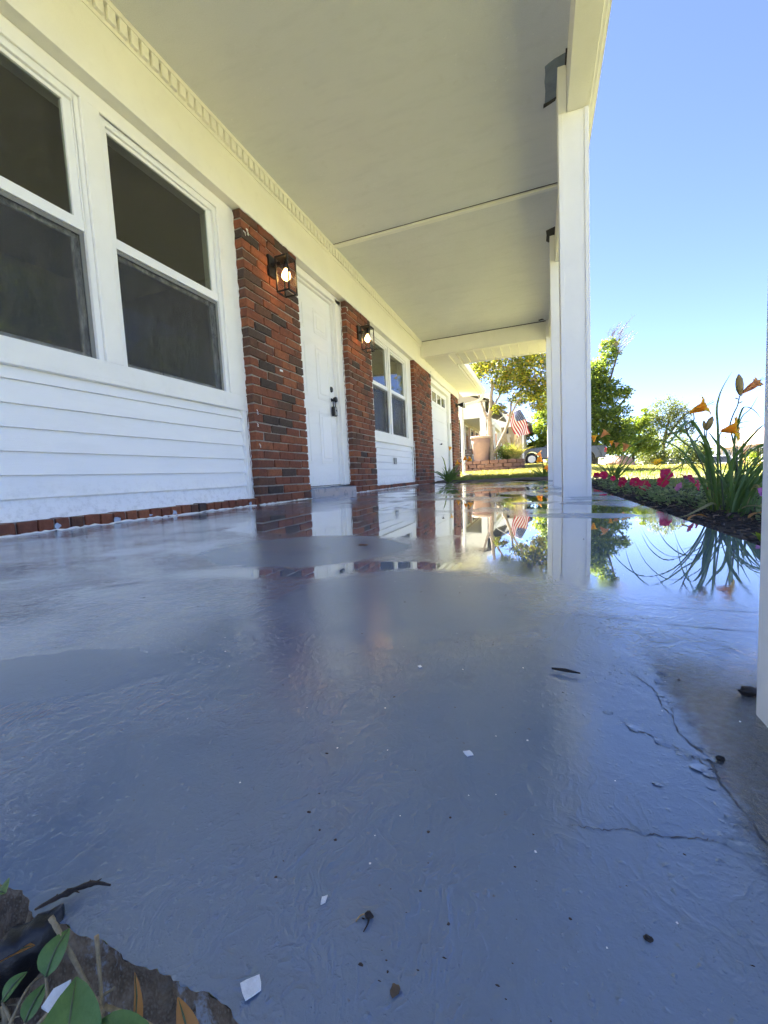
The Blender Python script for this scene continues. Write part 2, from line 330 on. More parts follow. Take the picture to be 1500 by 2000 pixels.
M['lilydry'] = leafmat('yellowed_leaf', [(.30, .27, .12), (.24, .22, .10), (.36, .30, .16)], .2)
M['stem'] = pmat('green_stem', (.085, .11, .05), .5, .2, 20)
M['lilyflower'] = leafmat('orange_yellow_petal', [(.86, .46, .05), (.90, .54, .07), (.82, .40, .04)], .5)
M['lilypink'] = leafmat('peach_petal', [(.72, .33, .14), (.75, .38, .18)], .35)
M['bud'] = pmat('green_orange_bud', (.33, .22, .065), .5, .3, 60)
M['petunia'] = leafmat('hot_pink_petal', [(.50, .012, .085), (.62, .022, .14), (.40, .008, .05)], .3)
M['petpurple'] = leafmat('purple_petal', [(.38, .10, .34), (.45, .16, .42)], .3)
M['petleaf'] = leafmat('petunia_leaf', [(.15, .22, .10), (.21, .28, .14), (.11, .17, .075), (.28, .33, .19)], .3)
M['bark'] = pmat('pale_bark', (.30, .24, .18), .9, .3, 14, .8, 40)
M['bark2'] = pmat('dark_bark', (.085, .07, .055), .9, .3, 10, .8, 30)
M['maple'] = leafmat('gold_green_leaves', [(.07, .105, .028), (.34, .33, .035), (.10, .14, .03), (.44, .40, .045), (.06, .09, .025), (.20, .24, .035), (.40, .25, .04), (.08, .12, .03)], .5)
M['treeg'] = leafmat('tree_green_leaves', [(.08, .13, .03), (.15, .21, .045), (.25, .29, .06), (.10, .16, .035)], .5)
M['treey'] = leafmat('yellow_green_leaves', [(.17, .23, .035), (.23, .27, .04), (.12, .18, .03)], .45)
M['treeo'] = leafmat('olive_leaves', [(.12, .15, .05), (.17, .19, .07), (.09, .12, .045)], .4)
M['dryleaf'] = leafmat('dry_orange_leaf', [(.42, .20, .06), (.50, .26, .09), (.33, .15, .05)], .25)
M['straw'] = pmat('dry_straw', (.30, .235, .13), .75, .45, 350, .4, 500)
t = NT('broad_green_leaf'); c = t.mix(t.rng(t.noise(160, 6, .65), .35, .7), (.075, .150, .034), (.12, .21, .055)); c = t.mix(t.rng(t.noise(420, 4, .7), .64, .74, 0, .7), c, (.16, .15, .06))
t.set(Base_Color=c, Roughness=.5, Specular_IOR_Level=.35, Normal=t.bump(t.noise(500, 4, .6), .35, .001)); M['nearleaf'] = t.m
M['plasticblack'] = pmat('black_plastic_edging', (.010, .010, .012), .45, .2, 60, .2, 400)
M['chipwhite'] = pmat('white_paint_chip', (.78, .80, .82), .5, .12, 400, .4, 600, dirt=.5, dcol=(.45, .43, .38), ds=300)
M['debris'] = pmat('dark_debris', (.022, .016, .012), .7, .4, 300, .6, 400)
M['terracotta'] = pmat('pale_clay', (.30, .185, .14), .85, .12, 9, .5, 60)
M['block'] = pmat('red_brown_block', (.30, .155, .105), .9, .25, 9, .7, 50)
M['asphalt'] = pmat('asphalt', (.055, .055, .058), .9, .2, 6, .4, 80)
M['concrete'] = pmat('concrete', (.36, .34, .31), .9, .12, 3, .3, 60)

# ------------------------------------------------------------------ ground, road, porch floor
def axis(pts):
    o = []
    for a, b, n in pts: o += list(np.linspace(a, b, n, endpoint=False))
    return np.array(o+[pts[-1][1]])
gx = axis([(-500, -60, 8), (-60, -4, 20), (-4, 14, 60), (14, 70, 28), (70, 500, 8)]); gy = axis([(-500, -30, 8), (-30, 0, 15), (0, 50, 90), (50, 110, 30), (110, 700, 10)])
GX, GY = np.meshgrid(gx, gy, indexing='ij'); GZ = gz(GX, GY)
under = (GX < .43) & (GY < 7.30) & (GX > -12); GZ = np.where(under, -.14, GZ)
ny = len(gy); mb = MB(); mb.v = [tuple(q) for q in np.stack([GX, GY, GZ], -1).reshape(-1, 3).tolist()]
mb.f = [(i*ny+j, (i+1)*ny+j, (i+1)*ny+j+1, i*ny+j+1) for i in range(len(gx)-1) for j in range(ny-1)]
struct(mb.build('ground', M['ground'], smooth=True))
mb = MB(); ys = np.linspace(-60, 150, 40)
for a, b in zip(ys[:-1], ys[1:]): mb.add([(13.2, a, -1.035), (19.5, a, -1.035), (19.5, b, -1.035), (13.2, b, -1.035)], [(0, 1, 2, 3)])
struct(mb.build('road', M['asphalt']))
mb = MB().box(12.95, 13.2, -60, 150, -1.2, -.95); struct(mb.build('kerb', M['concrete'], bevel=.02))

# porch slab: top follows the drainage fall, front edge broken and uneven
xs = np.concatenate([np.linspace(-2.02, -.5, 20), np.linspace(-.48, .4435, 420)]); mb = MB()
EJ = {}
def edge_y(x):
    r_ = random.Random(int(round(x*900))); return r_.uniform(-.0006, .0006)+ .0965+.0011*math.sin(41*x+1)+.0008*math.sin(97*x)+.0007*math.sin(233*x+2)+(.0050*math.exp(-((x+.226)/.014)**2) if x < -.18 else 0)
n = len(xs)
prof_ = []
for x in xs:
    e = edge_y(x); prof_.append([(x, 7.42, fz(x)), (x, .30, fz(x)), (x, e+.0005, fz(x))])
k = 3; mb.v = [q for p_ in prof_ for q in p_]
mb.f = [(i*k+j, (i+1)*k+j, (i+1)*k+j+1, i*k+j+1)[::-1] for i in range(n-1) for j in range(k-1)]
o = len(mb.v); mb.v += [(.4435, y, fz(.4435)-dz) for y, dz in ((.0985, .003), (7.42, 0), (7.42, .12), (.0985, .12))]; mb.f.append((o, o+3, o+2, o+1))
o = len(mb.v); mb.v += [(-2.02, 7.42, fz(-2.02)), (.4435, 7.42, fz(.4435)), (.4435, 7.42, -.16), (-2.02, 7.42, -.16)]; mb.f.append((o, o+1, o+2, o+3))
floor = struct(mb.build('porch_floor', M['floor']))
# exposed, crumbling slab face
t = NT('crumbling_slab_face'); q = t.noise(130, 7, .7); q2 = t.rng(t.noise(55, 5, .7), .53, .60)
c = t.ramp(q, [(.3, (.10, .075, .052)), (.5, (.25, .185, .125)), (.7, (.40, .32, .23))]); pz = t.sep(t.obj)
c = t.mix(t.math('MULTIPLY', q2, t.rng(pz[0], -.19, -.17)), c, (.46, .49, .53))
c = t.mix(t.rng(t.vor(700), .15, .5, .7, 0), c, (.34, .29, .22)); t.set(Base_Color=c, Roughness=.95, Specular_IOR_Level=.2, Normal=t.bump(t.noise(420, 7, .75), 1.0, .004)); M['slabface'] = t.m
mb = MB(); k = 9; xs2 = np.linspace(-.48, .4435, 421)
for i, x in enumerate(xs2):
    e = edge_y(x)
    for j in range(k):
        u = j/(k-1); nn = (rng.random()-.5)*.0040*(u > 0)*(1-.3*u)
        mb.v.append((x+(rng.random()-.5)*.0022*(u > 0), e+.0007-u*.015-.003*math.sin(u*3.1)*math.sin(60*x)+nn, fz(x)-.0003-u*.042+nn))
mb.f = [(i*k+j, i*k+j+1, (i+1)*k+j+1, (i+1)*k+j) for i in range(len(xs2)-1) for j in range(k-1)]
mb.build('slab_edge', M['slabface'], floor, smooth=True)
# soil in front of the slab
nx_, ny_ = 120, 70; mb = MB()
for i in range(nx_):
    for j in range(ny_):
        x = -.60+1.1*i/(nx_-1); y = -.35+.47*j/(ny_-1)
        z = -.060+.006*math.sin(31*x+3*y)*math.cos(27*y+x)+.004*math.sin(83*x+40*y)+(rng.random()-.5)*.003
        mb.v.append((x, y, z))
mb.f = [(i*ny_+j, (i+1)*ny_+j, (i+1)*ny_+j+1, i*ny_+j+1) for i in range(nx_-1) for j in range(ny_-1)]
struct(mb.build('soil', M['soil'], smooth=True))
# flower bed sheet
mb = MB(); nx_, ny_ = 14, 120
for i in range(nx_):
    for j in range(ny_):
        x = .445+.62*i/(nx_-1); y = .2+8.6*j/(ny_-1); mb.v.append((x, y, -.050+.006*math.sin(9*x+7*y)+(rng.random()-.5)*.008))
mb.f = [(i*ny_+j, (i+1)*ny_+j, (i+1)*ny_+j+1, i*ny_+j+1) for i in range(nx_-1) for j in range(ny_-1)]
struct(mb.build('flower_bed', M['soil'], smooth=True))
mb = MB()
for x0, x1, y0, y1 in ((-2.0, .43, 7.43, 9.3),):
    for i in range(30):
        for j in range(24):
            x = x0+(x1-x0)*i/29; y = y0+(y1-y0)*j/23; mb.v.append((x, y, float(gz(x, y))+.012+.012*math.sin(6*x)*math.cos(8*y)-.05*max(0, (y-8.6))))
mb.f = [(i*24+j, (i+1)*24+j, (i+1)*24+j+1, i*24+j+1) for i in range(29) for j in range(23)]
struct(mb.build('soil_border', M['soil'], smooth=True))

# ------------------------------------------------------------------ the house
house = thing('house', 'white ranch house with red brick pilasters and long covered front porch', 'house', (-2.02, 4.5, 0))
XB, XS = -1.937, -2.015
# walls: front wall pieces round the window openings, then the hull
mb = MB(); wx0, wx1 = -2.16, -2.062
for y0, y1, z0, z1 in ((-.45, .66, -.1, 2.6), (.66, 2.40, -.1, .795), (.66, 2.40, 2.03, 2.6), (2.40, 5.08, -.1, 2.6), (5.08, 6.62, -.1, .77), (5.08, 6.62, 2.02, 2.6), (6.62, 11.0, -.1, 2.6)):
    mb.box(wx0, wx1, y0, y1, z0, z1)
mb.box(-9.0, -2.16, 10.88, 11.0, -.1, 2.6); mb.box(-9.0, -2.16, -.45, -.33, -.1, 2.6); mb.box(-9.1, -9.0, -.45, 11.0, -.1, 2.6)
mb.build('wall', M['siding'], house)
mb = MB().box(-4.9, -4.8, -.3, 10.8, .0, 2.5); mb.box(-4.8, -2.165, -.3, 10.8, -.05, .0); mb.box(-4.8, -2.165, -.3, 10.8, 2.5, 2.55); mb.box(-4.8, -2.165, 3.9, 4.0, 0, 2.5)
mb.build('interior_room', M['room'], house)
# curtains hanging inside the second pair of windows
mb = MB()
for y0, y1 in ((5.1, 5.55), (6.1, 6.6), (5.85, 6.05)):
    k = 24
    for i in range(k):
        y = y0+(y1-y0)*i/(k-1); x = -2.22+.025*math.sin(i*1.9); mb.v += [(x, y, .6), (x, y, 1.45)]
    b0 = len(mb.v)-2*k; mb.f += [(b0+2*i, b0+2*i+2, b0+2*i+3, b0+2*i+1) for i in range(k-1)]
mb.build('curtain', pmat('pale_curtain', (.48, .55, .62), .9, .1), house)
# roof with gable, seen only from outside
mb = MB(); x0, z0, x1, z1 = .40, 2.62, -5.3, 4.75
mb.prism([(x0, z0), (x0, z0+.10), (x1, z1+.10), (x1, z1)], -.55, 7.9)
mb.prism([(-1.40, 2.42), (-1.40, 2.52), (x1, z1+.10), (x1, z1-.02)], 7.9, 11.75)
mb.prism([(x1, z1), (x1, z1+.10), (-10, 2.62), (-10, 2.52)], -.55, 11.75)
mb.build('roof', M['shingle'], house)
mb = MB(); mb.prism([(.30, 2.56), (-5.3, 4.70), (-9, 2.56)], -.44, -.36); mb.prism([(.30, 2.58), (.30, 2.62), (-5.3, 4.70), (-5.3, 2.58)], 7.62, 7.70); mb.prism([(-1.9, 2.50), (-5.3, 4.66), (-9, 2.56)], 10.9, 11.0); mb.build('gable', M['siding'], house)

# ---- bricks
def brickmesh(L, D, H, seed):
    r = random.Random(seed); b = bmesh.new(); bmesh.ops.create_cube(b, size=1)
    for v_ in b.verts:
        v_.co = Vector((v_.co.x*D, v_.co.y*L, v_.co.z*H))+Vector((r.uniform(-.0025, .0025), r.uniform(-.0045, .0045), r.uniform(-.0032, .0032)))
    bmesh.ops.bevel(b, geom=b.edges[:], offset=.0055, segments=2, affect='EDGES', profile=.55)
    for v_ in b.verts: v_.co += Vector((r.uniform(-.0012, .0008), r.uniform(-.0020, .0020), r.uniform(-.0018, .0018)))
    me = bpy.data.meshes.new('brick'); b.to_mesh(me); b.free(); me.materials.append(M['brick'])
    for q in me.polygons: q.use_smooth = False
    return me
BL, BH, BD, J = .194, .0567, .085, .0107
stretchers = [brickmesh(BL, BD, BH, i) for i in range(6)]; headers = [brickmesh(.0925, BD, BH, 20+i) for i in range(5)]
CH = 2.10/31
def courses(y0, y1, nco, seed):
    r = random.Random(seed); L = y1-y0; out = []
    for c in range(nco):
        y = y0; first = True
        segs = []
        start = (BL if c % 2 == 0 else .0925)
        if c % 7 == 5: start *= .8
        while y < y1-.02:
            ln = start if first else BL
            if y+ln > y1-.05: ln = y1-y
            ln = min(ln, y1-y)
            segs.append((y, ln)); y += ln+J; first = False
        for yy, ln in segs: out.append((yy+ln/2, ln, c))
    return out
def pilaster(y0, y1, seed, single):
    mb = MB().box(-2.06, XB-.011, y0+.009, y1-.009, -.02, 2.16); pil = mb.build('pilaster', M['mortar'], house)
    r = random.Random(seed); jm = MB()
    for yc, ln, c in courses(y0, y1, 32, seed):
        z = c*CH+CH/2+.002; short = ln < .12
        me = r.choice(headers if short else stretchers); s = ln/(.0925 if short else BL)
        lx = XB-BD/2+r.uniform(-.004, .0035); lyy = yc+r.uniform(-.002, .002)
        rot = (r.uniform(-.008, .008), r.uniform(-.012, .012), r.uniform(-.018, .018))
        if yc+ln/2 > y1-.02: lyy += r.uniform(-.007, .004)
        if single:
            o = link('brick', me, pil, (lx, lyy, z)); o.scale = (1, s, 1); o.rotation_euler = rot
        else:
            mt = Matrix.Translation((lx, lyy, z)) @ Matrix.Diagonal((1, s, 1, 1))
            jm.add([mt @ v_.co for v_ in me.vertices], [tuple(p_.vertices) for p_ in me.polygons])
    if not single:
        o = jm.build('bricks', M['brick'], pil); o['kind'] = 'stuff'
    return pil
P1 = pilaster(2.547, 3.269, 1, True); P2 = pilaster(4.250, 4.944, 2, True)
P3 = pilaster(6.875, 8.044, 3, False); P4 = pilaster(10.20, 10.98, 4, False)
# white caulk smeared where brick meets trim and on the floor line
def caulk(pts, r0, par, seed, name='caulk_bead'):
    r = random.Random(seed); P_ = smooth_pts(pts, max(12, int(sum((Vector(a)-Vector(b)).length for a, b in zip(pts, pts[1:]))/.02)))
    P_ = [p+Vector((r.uniform(-.003, .003), r.uniform(-.004, .004), r.uniform(-.004, .004))) for p in P_]
    MB().tube(P_, [r0*r.uniform(.35, 1.5) for _ in P_], 5).build(name, M['caulk'], par, True)
caulk([(-1.998, 2.541, .05), (-1.998, 2.541, .7)], .004, P1, 1); caulk([(-1.998, 2.543, .7), (-1.998, 2.543, 2.09)], .004, P1, 2)
caulk([(XB+.004, 2.55, 2.098), (XB+.004, 3.26, 2.098)], .005, P1, 3); caulk([(XB+.006, 2.53, .002), (XB+.006, 3.27, .002)], .006, P1, 4)
caulk([(-1.998, 4.244, .12), (-1.998, 4.244, 2.09)], .005, P2, 5); caulk([(XB+.004, 4.25, 2.098), (XB+.004, 4.94, 2.098)], .005, P2, 6); caulk([(XB+.006, 4.25, .002), (XB+.006, 4.95, .002)], .006, P2, 7)
caulk([(-1.955, .3, .004), (-1.95, 1.2, .002), (-1.95, 2.5, .003)], .006, house, 8); caulk([(XB+.006, 4.95, .003), (-1.95, 6.87, .004)], .006, house, 9)
caulk([(-1.99, 6.872, .06), (-1.985, 6.87, .75)], .007, P3, 10)
for i, (y, z, s) in enumerate(((2.60, 1.985, 1), (2.575, 1.955, .8), (4.27, 2.03, 1), (2.565, .70, .9), (2.57, .45, .7), (2.56, .60, .7), (4.90, .35, .6))):
    caulk([(XB+.002, y, z), (XB+.004, y+.012*s, z-.01*s), (XB+.003, y+.02*s, z-.035*s)], .004*s, P1 if y < 4 else P2, 30+i, 'caulk_drip')
MB().box(XB+.001, XB+.004, 2.905, 2.945, 1.052, 1.068).build('white_sticker', M['chipwhite'], P1)

# rowlock course under the siding
def base_row(y0, y1, seed):
    mb = MB().box(-2.08, -1.972, y0, y1, -.03, .052); br = mb.build('brick_base', M['mortar'], house); r = random.Random(seed); y = y0+.01
    while y < y1-.02:
        ln = min(r.uniform(.052, .064), y1-y); me = r.choice(headers); o = link('brick', me, br, (-1.957-BD/2+r.uniform(-.004, .003), y+ln/2, .022+r.uniform(-.003, .002)))
        o.scale = (1, ln/.0925*.97, 1.05); o.rotation_euler = (0, 0, r.uniform(-.03, .03)); y += ln+.009
base_row(.2, 2.54, 5); base_row(4.95, 6.87, 6)
splm = pmat('pale_blue_paint', (.36, .43, .54), .45, .25, 60)
for y, s in ((1.43, .05), (1.60, .06), (1.78, .03), (2.45, .03), (1.16, .03)):
    k = 9; c0 = [( -1.9545+.001*s, y+s*.62*math.cos(a)*(.35+.9*random.random()), .018+.018*math.sin(a)*(.3+.9*random.random())) for a in [2*math.pi*i/k for i in range(k)]]
    MB().add(c0+[(p[0]-.006, p[1], p[2]) for p in c0], [tuple(range(k)), tuple(range(2*k-1, k-1, -1))]+[(i, i+k, (i+1) % k+k, (i+1) % k) for i in range(k)]).build('paint_splash', splm, house)

# ---- siding boards with overlapped lower edges
def siding(y0, y1, ztop, zbot, step, ref):
    mb = MB().box(-2.062, -2.045, y0, y1, zbot-.01, ztop); sd_ = mb.build('siding', M['siding'], house)
    z = ref; edges = [ztop]
    while z > zbot+.02: edges.append(z); z -= step
    edges.append(zbot)
    for a, b in zip(edges[:-1], edges[1:]):
        m2 = MB().hexa([(-2.046, y0, b), (-2.008, y0, b), (-2.008, y1, b), (-2.046, y1, b), (-2.046, y0, a+.006), (-2.030, y0, a+.006), (-2.030, y1, a+.006), (-2.046, y1, a+.006)])
        m2.build('board', M['siding'], sd_, bevel=.0022)
    return sd_
sd1 = siding(.2, 2.494, .690, .050, .0986, .6376); sd2 = siding(4.99, 6.795, .640, .050, .0960, .560)
for y0, y1, z1, s in ((2.495, 2.532, .698, sd1), (6.796, 6.84, .655, sd2), (4.95, 4.989, .655, sd2)):
    MB().box(-2.05, -1.996, y0, y1, .045, z1).build('end_channel', M['trim'], s, bevel=.003)
MB().box(-2.05, -1.990, .2, 2.535, .692, .712).build('starter_strip', M['trim'], sd1, bevel=.003)
MB().box(-2.05, -1.990, 4.95, 6.85, .645, .668).build('starter_strip', M['trim'], sd2, bevel=.003)

# ---- windows: two side by side in one casing
def window_pair(units, y_l, y_r, z_sill0, z_sill1, z_gl0, z_gl1, z_m0, z_m1, z_head):
    cas = MB(); e = units
    cas.box(-2.06, -1.998, y_l, y_r, z_sill0, z_sill1)                                    # apron / sill board
    cas.box(-2.06, -2.000, y_l, y_r, z_gl1+.035, z_head)                                  # head board
    edges = [y_l]+[v_ for u in units for v_ in u]+[y_r]
    for a, b in zip(edges[0::2], edges[1::2]):
        a2 = a if a == y_l else a+.030; b2 = b if b == y_r else b-.030
        if b2 > a2: cas.box(-2.06, -1.999, a2, b2, z_sill1, z_gl1+.035)
    win = cas.build('window', M['trim'], house, bevel=.003)
    for (a, b) in units:
        f = MB(); fo = .028
        f.box(-2.075, -2.012, a-fo, a, z_gl0-.02, z_gl1+.033); f.box(-2.075, -2.012, b, b+fo, z_gl0-.02, z_gl1+.033); f.box(-2.075, -2.012, a, b, z_gl1+.001, z_gl1+.033); f.box(-2.075, -2.008, a, b, z_gl0-.021, z_gl0)
        f.build('frame', M['sash'], win, bevel=.003)
        f = MB(); f.box(-2.052, -2.026, a+.001, a+.018, z_m1, z_gl1); f.box(-2.052, -2.026, b-.040, b-.001, z_m1, z_gl1); f.box(-2.052, -2.026, a+.018, b-.04, z_gl1-.018, z_gl1)
        f.box(-2.056, -2.020, a+.001, b-.001, z_m0+.012, z_m1)
        f.build('upper_sash', M['sash'], win, bevel=.002)
        MB().box(-2.042, -2.037, a+.018, b-.040, z_m1, z_gl1-.018).build('pane', M['pane'], win)
        f = MB(); f.box(-2.076, -2.058, a+.001, a+.022, z_gl0, z_m0); f.box(-2.076, -2.058, b-.040, b-.001, z_gl0, z_m0); f.box(-2.076, -2.058, a+.022, b-.04, z_gl0, z_gl0+.03); f.box(-2.076, -2.058, a+.022, b-.04, z_m0-.02, z_m0+.01)
        f.build('lower_sash', M['sash'], win)
        MB().box(-2.070, -2.065, a+.022, b-.040, z_gl0+.03, z_m0-.02).build('pane', M['pane'], win)
        f = MB(); f.box(-2.040, -2.030, a+.001, a+.011, z_gl0+.001, z_m0+.01); f.box(-2.040, -2.030, b-.020, b-.001, z_gl0+.001, z_m0+.01); f.box(-2.040, -2.030, a+.011, b-.02, z_m0-.008, z_m0+.012); f.box(-2.040, -2.030, a+.011, b-.02, z_gl0+.001, z_gl0+.010)
        f.build('screen_frame', M['greyframe'], win)
        MB().box(-2.0365, -2.0355, a+.011, b-.02, z_gl0+.010, z_m0-.008).build('screen', M['screen'], win)
        f = MB(); yc = a+(b-a)*.30
        f.tube([(-2.024, yc-.012, z_gl0+.004), (-2.022, yc-.012, z_gl0+.030), (-2.022, yc+.010, z_gl0+.030), (-2.024, yc+.010, z_gl0+.004)], .0025, 6); f.build('screen_tab', M['black'], win)
    return win
window_pair([(.70, 1.470), (1.622, 2.355)], .40, 2.546, .713, .800, .805, 1.990, 1.392, 1.455, 2.10)
window_pair([(5.13, 5.735), (5.860, 6.575)], 4.93, 6.87, .668, .775, .785, 1.985, 1.385, 1.445, 2.10)
# ---- door
dr = MB().box(-2.12, -2.072, 3.185, 4.095, .108, 2.012).build('door', M['door'], house, bevel=.002)
for yc in (3.41, 3.87):
    for z0, z1 in ((.33, .86), (.98, 1.50), (1.62, 1.86)):
        y0, y1 = yc-.135, yc+.135
        m2 = MB(); w_ = .022
        m2.box(-2.073, -2.059, y0, y1, z0, z0+w_); m2.box(-2.073, -2.059, y0, y1, z1-w_, z1); m2.box(-2.073, -2.059, y0, y0+w_, z0+w_, z1-w_); m2.box(-2.073, -2.059, y1-w_, y1, z0+w_, z1-w_)
        m2.hexa([(-2.073, y0+.035, z0+.035), (-2.073, y1-.035, z0+.035), (-2.073, y1-.035, z1-.035), (-2.073, y0+.035, z1-.035), (-2.058, y0+.06, z0+.06), (-2.058, y1-.06, z0+.06), (-2.058, y1-.06, z1-.06), (-2.058, y0+.06, z1-.06)])
        m2.build('panel', M['door'], dr, bevel=.0025)
kn = MB().lathe([(.030, 0), (.030, .008), (.012, .012), (.012, .035), (.024, .042), (.030, .055), (.026, .068), (.008, .072)], (-2.072, 4.030, 1.010), 20, 'x').build('door_knob', M['black'], dr, True)
MB().lathe([(.032, 0), (.031, .012), (.026, .022), (.022, .024)], (-2.072, 4.030, 1.120), 20, 'x').build('deadbolt', M['black'], dr, True)
mb = MB(); mb.box(-2.06, -2.000, 4.115, 4.238, .10, 2.085); mb.box(-2.06, -2.000, 3.275, 4.238, 2.035, 2.098); mb.box(-2.10, -2.030, 4.099, 4.14, .10, 2.034); mb.box(-2.10, -2.030, 3.275, 4.14, 2.016, 2.034)
mb.build('door_casing', M['trim'], house, bevel=.006)
mb = MB().box(-2.104, -2.0725, 4.0955, 4.0985, .10, 2.014); mb.box(-2.104, -2.0725, 3.275, 4.0985, 2.0125, 2.0155); mb.box(-2.10, -2.05, 3.275, 4.11, .101, .107); mb.build('weather_strip', M['black'], house)
mb = MB(); mb.hexa([(-2.12, 3.272, -.01), (-1.932, 3.272, -.01), (-1.932, 4.262, -.01), (-2.12, 4.262, -.01), (-2.12, 3.272, .100), (-1.936, 3.272, .084), (-1.936, 4.262, .080), (-2.12, 4.262, .100)])
mb.build('door_step', M['step'], house, bevel=.006)
# ---- frieze board, dentil moulding
mb = MB().box(-2.03, XB+.004, -.33, 11.0, 2.102, 2.53); mb.build('frieze_board', M['frieze'], house, bevel=.003)
mb = MB().box(XB+.0045, XB+.011, -.3, 7.345, 2.410, 2.470); mb.box(XB+.0045, XB+.034, -.3, 7.345, 2.4965, 2.523)
den = mb.build('dentil_moulding', M['frieze'], house, bevel=.0015)
dme = bpy.data.meshes.new('dentil'); b_ = bmesh.new(); bmesh.ops.create_cube(b_, size=1)
for v_ in b_.verts: v_.co = Vector((v_.co.x*.020, v_.co.y*.042, v_.co.z*.066))
bmesh.ops.bevel(b_, geom=b_.edges[:], offset=.0015, segments=1, affect='EDGES'); b_.to_mesh(dme); b_.free(); dme.materials.append(M['frieze'])
y = .9
while y < 7.33: link('dentil', dme, den, (XB+.0205, y, 2.4635)); y += .0615
# ---- ceiling boards, battens, patches
c1 = MB().box(-1.94, .192, -.33, 3.950, 2.524, 2.545).build('ceiling_panel', M['ceiling'], house)
c2 = MB().box(-1.94, .192, 3.972, 7.36, 2.526, 2.547).build('ceiling_panel', M['ceiling'], house)
def batten(x0, x1, y0, dy, w_):
    m2 = MB(); k = 14; z0, z1 = 2.506, 2.530
    pts = [(x0+(x1-x0)*i/(k-1), y0+dy*i/(k-1)+random.uniform(-.002, .002)) for i in range(k)]
    for (xa, ya), (xb_, yb) in zip(pts[:-1], pts[1:]):
        m2.hexa([(xa, ya, z0), (xb_, yb, z0), (xb_, yb+w_, z0), (xa, ya+w_, z0), (xa, ya, z1), (xb_, yb, z1), (xb_, yb+w_, z1), (xa, ya+w_, z1)])
    return m2.build('batten', M['trim'], house)
batten(-1.91, -.75, 3.957, .006, .050); batten(-.75, .19, 3.966, .0, .038)
MB().box(-1.9, .19, 3.950, 3.957, 2.5225, 2.53).build('ceiling_joint', M['darkedge'], house)
MB().box(-1.92, .19, 7.338, 7.347, 2.518, 2.527).build('ceiling_joint', M['darkedge'], house)
def patch(name, pts, z, mat):
    k = len(pts); return MB().add([(x, y, z-.003) for x, y in pts]+[(x, y, z+.001) for x, y in pts], [tuple(range(k)), tuple(range(2*k-1, k-1, -1))]+[(i, i+k, (i+1) % k+k, (i+1) % k) for i in range(k)]).build(name, mat, house)
patch('painted_opening', [(.074, 2.850), (.095, 2.836), (.125, 2.822), (.165, 2.812), (.192, 2.806), (.192, 3.06), (.150, 3.10), (.105, 3.118), (.076, 3.112), (.079, 3.02), (.073, 2.95), (.077, 2.90)], 2.5235, M['patch'])  # open hole around the post top, its dark void painted as a flat sheet
patch('dark_edge', [(.070, 3.112), (.100, 3.104), (.145, 3.085), (.140, 3.112), (.10, 3.130), (.068, 3.142)], 2.5205, M['darkedge'])  # flat near-black pieces along the rim of the opening
patch('dark_edge', [(.183, 2.78), (.192, 2.78), (.192, 3.10), (.184, 3.10)], 2.5195, M['darkedge'])
patch('dark_edge', [(.108, 4.66), (.150, 4.64), (.192, 4.62), (.192, 4.86), (.14, 4.90), (.112, 4.86), (.115, 4.74)], 2.5245, M['darkedge'])  # dark hole at the second post top, painted on as a thin sheet
patch('dark_edge', [(.03, 7.25), (.09, 7.22), (.12, 7.27), (.05, 7.29)], 2.5245, M['darkedge'])  # flat near-black piece near the end beam
patch('lifted_paint', [(-.80, 2.08), (-.74, 2.05), (-.70, 2.10), (-.71, 2.16), (-.76, 2.19), (-.79, 2.14)], 2.5235, M['ceiling'])
# ---- beams, fascia, far soffits
MB().box(.192, .318, -.33, 7.47, 2.262, 2.56).build('porch_beam', M['frieze'], house, bevel=.003)
MB().box(.3185, .337, -.5, 7.9, 2.272, 2.66).build('fascia', M['gutter'], house, bevel=.003)
MB().box(.337, .352, -.5, 7.9, 2.285, 2.30).build('drip_edge', M['gutter'], house)
MB().box(-1.932, .1915, 7.348, 7.462, 2.255, 2.56).build('end_beam', M['frieze'], house, bevel=.004)
sf = MB().box(-1.50, .335, 7.47, 8.24, 2.300, 2.315).build('soffit', M['soffit'], house)
x = -1.47
while x < .30:
    MB().hexa([(x, 7.472, 2.288), (x+.136, 7.472, 2.262), (x+.136, 8.235, 2.262), (x, 8.235, 2.288), (x, 7.472, 2.30), (x+.136, 7.472, 2.30), (x+.136, 8.235, 2.30), (x, 8.235, 2.30)]).build('slat', M['soffit'], sf, bevel=.004); x += .150
MB().box(-1.40, .337, 8.236, 8.256, 2.262, 2.44).build('fascia', M['gutter'], house)
sf = MB().box(-1.935, -1.45, 7.47, 11.60, 2.300, 2.315).build('soffit', M['soffit'], house)
MB().box(-1.502, -1.472, 7.47, 11.6, 2.262, 2.298).build('soffit_trim', M['soffit'], sf, bevel=.003)
y = 7.48
while y < 11.5:
    MB().hexa([(-1.93, y, 2.286), (-1.503, y, 2.286), (-1.503, y+.232, 2.256), (-1.93, y+.232, 2.256), (-1.93, y, 2.30), (-1.503, y, 2.30), (-1.503, y+.232, 2.30), (-1.93, y+.232, 2.30)]).build('slat', M['soffit'], sf, bevel=.003); y += .247
MB().box(-1.452, -1.434, 8.26, 11.70, 2.255, 2.44).build('fascia', M['gutter'], house, bevel=.003)
mb = MB(); gp = [(-1.433, 2.30), (-1.39, 2.275), (-1.335, 2.29), (-1.325, 2.34), (-1.31, 2.385), (-1.318, 2.385), (-1.333, 2.345), (-1.343, 2.30), (-1.388, 2.285), (-1.433, 2.31)]
mb.prism(gp, 8.2, 11.75); mb.prism([(-1.433, 2.30), (-1.39, 2.275), (-1.335, 2.29), (-1.31, 2.385), (-1.433, 2.385)], 11.752, 11.757); mb.build('gutter', M['gutter'], house)
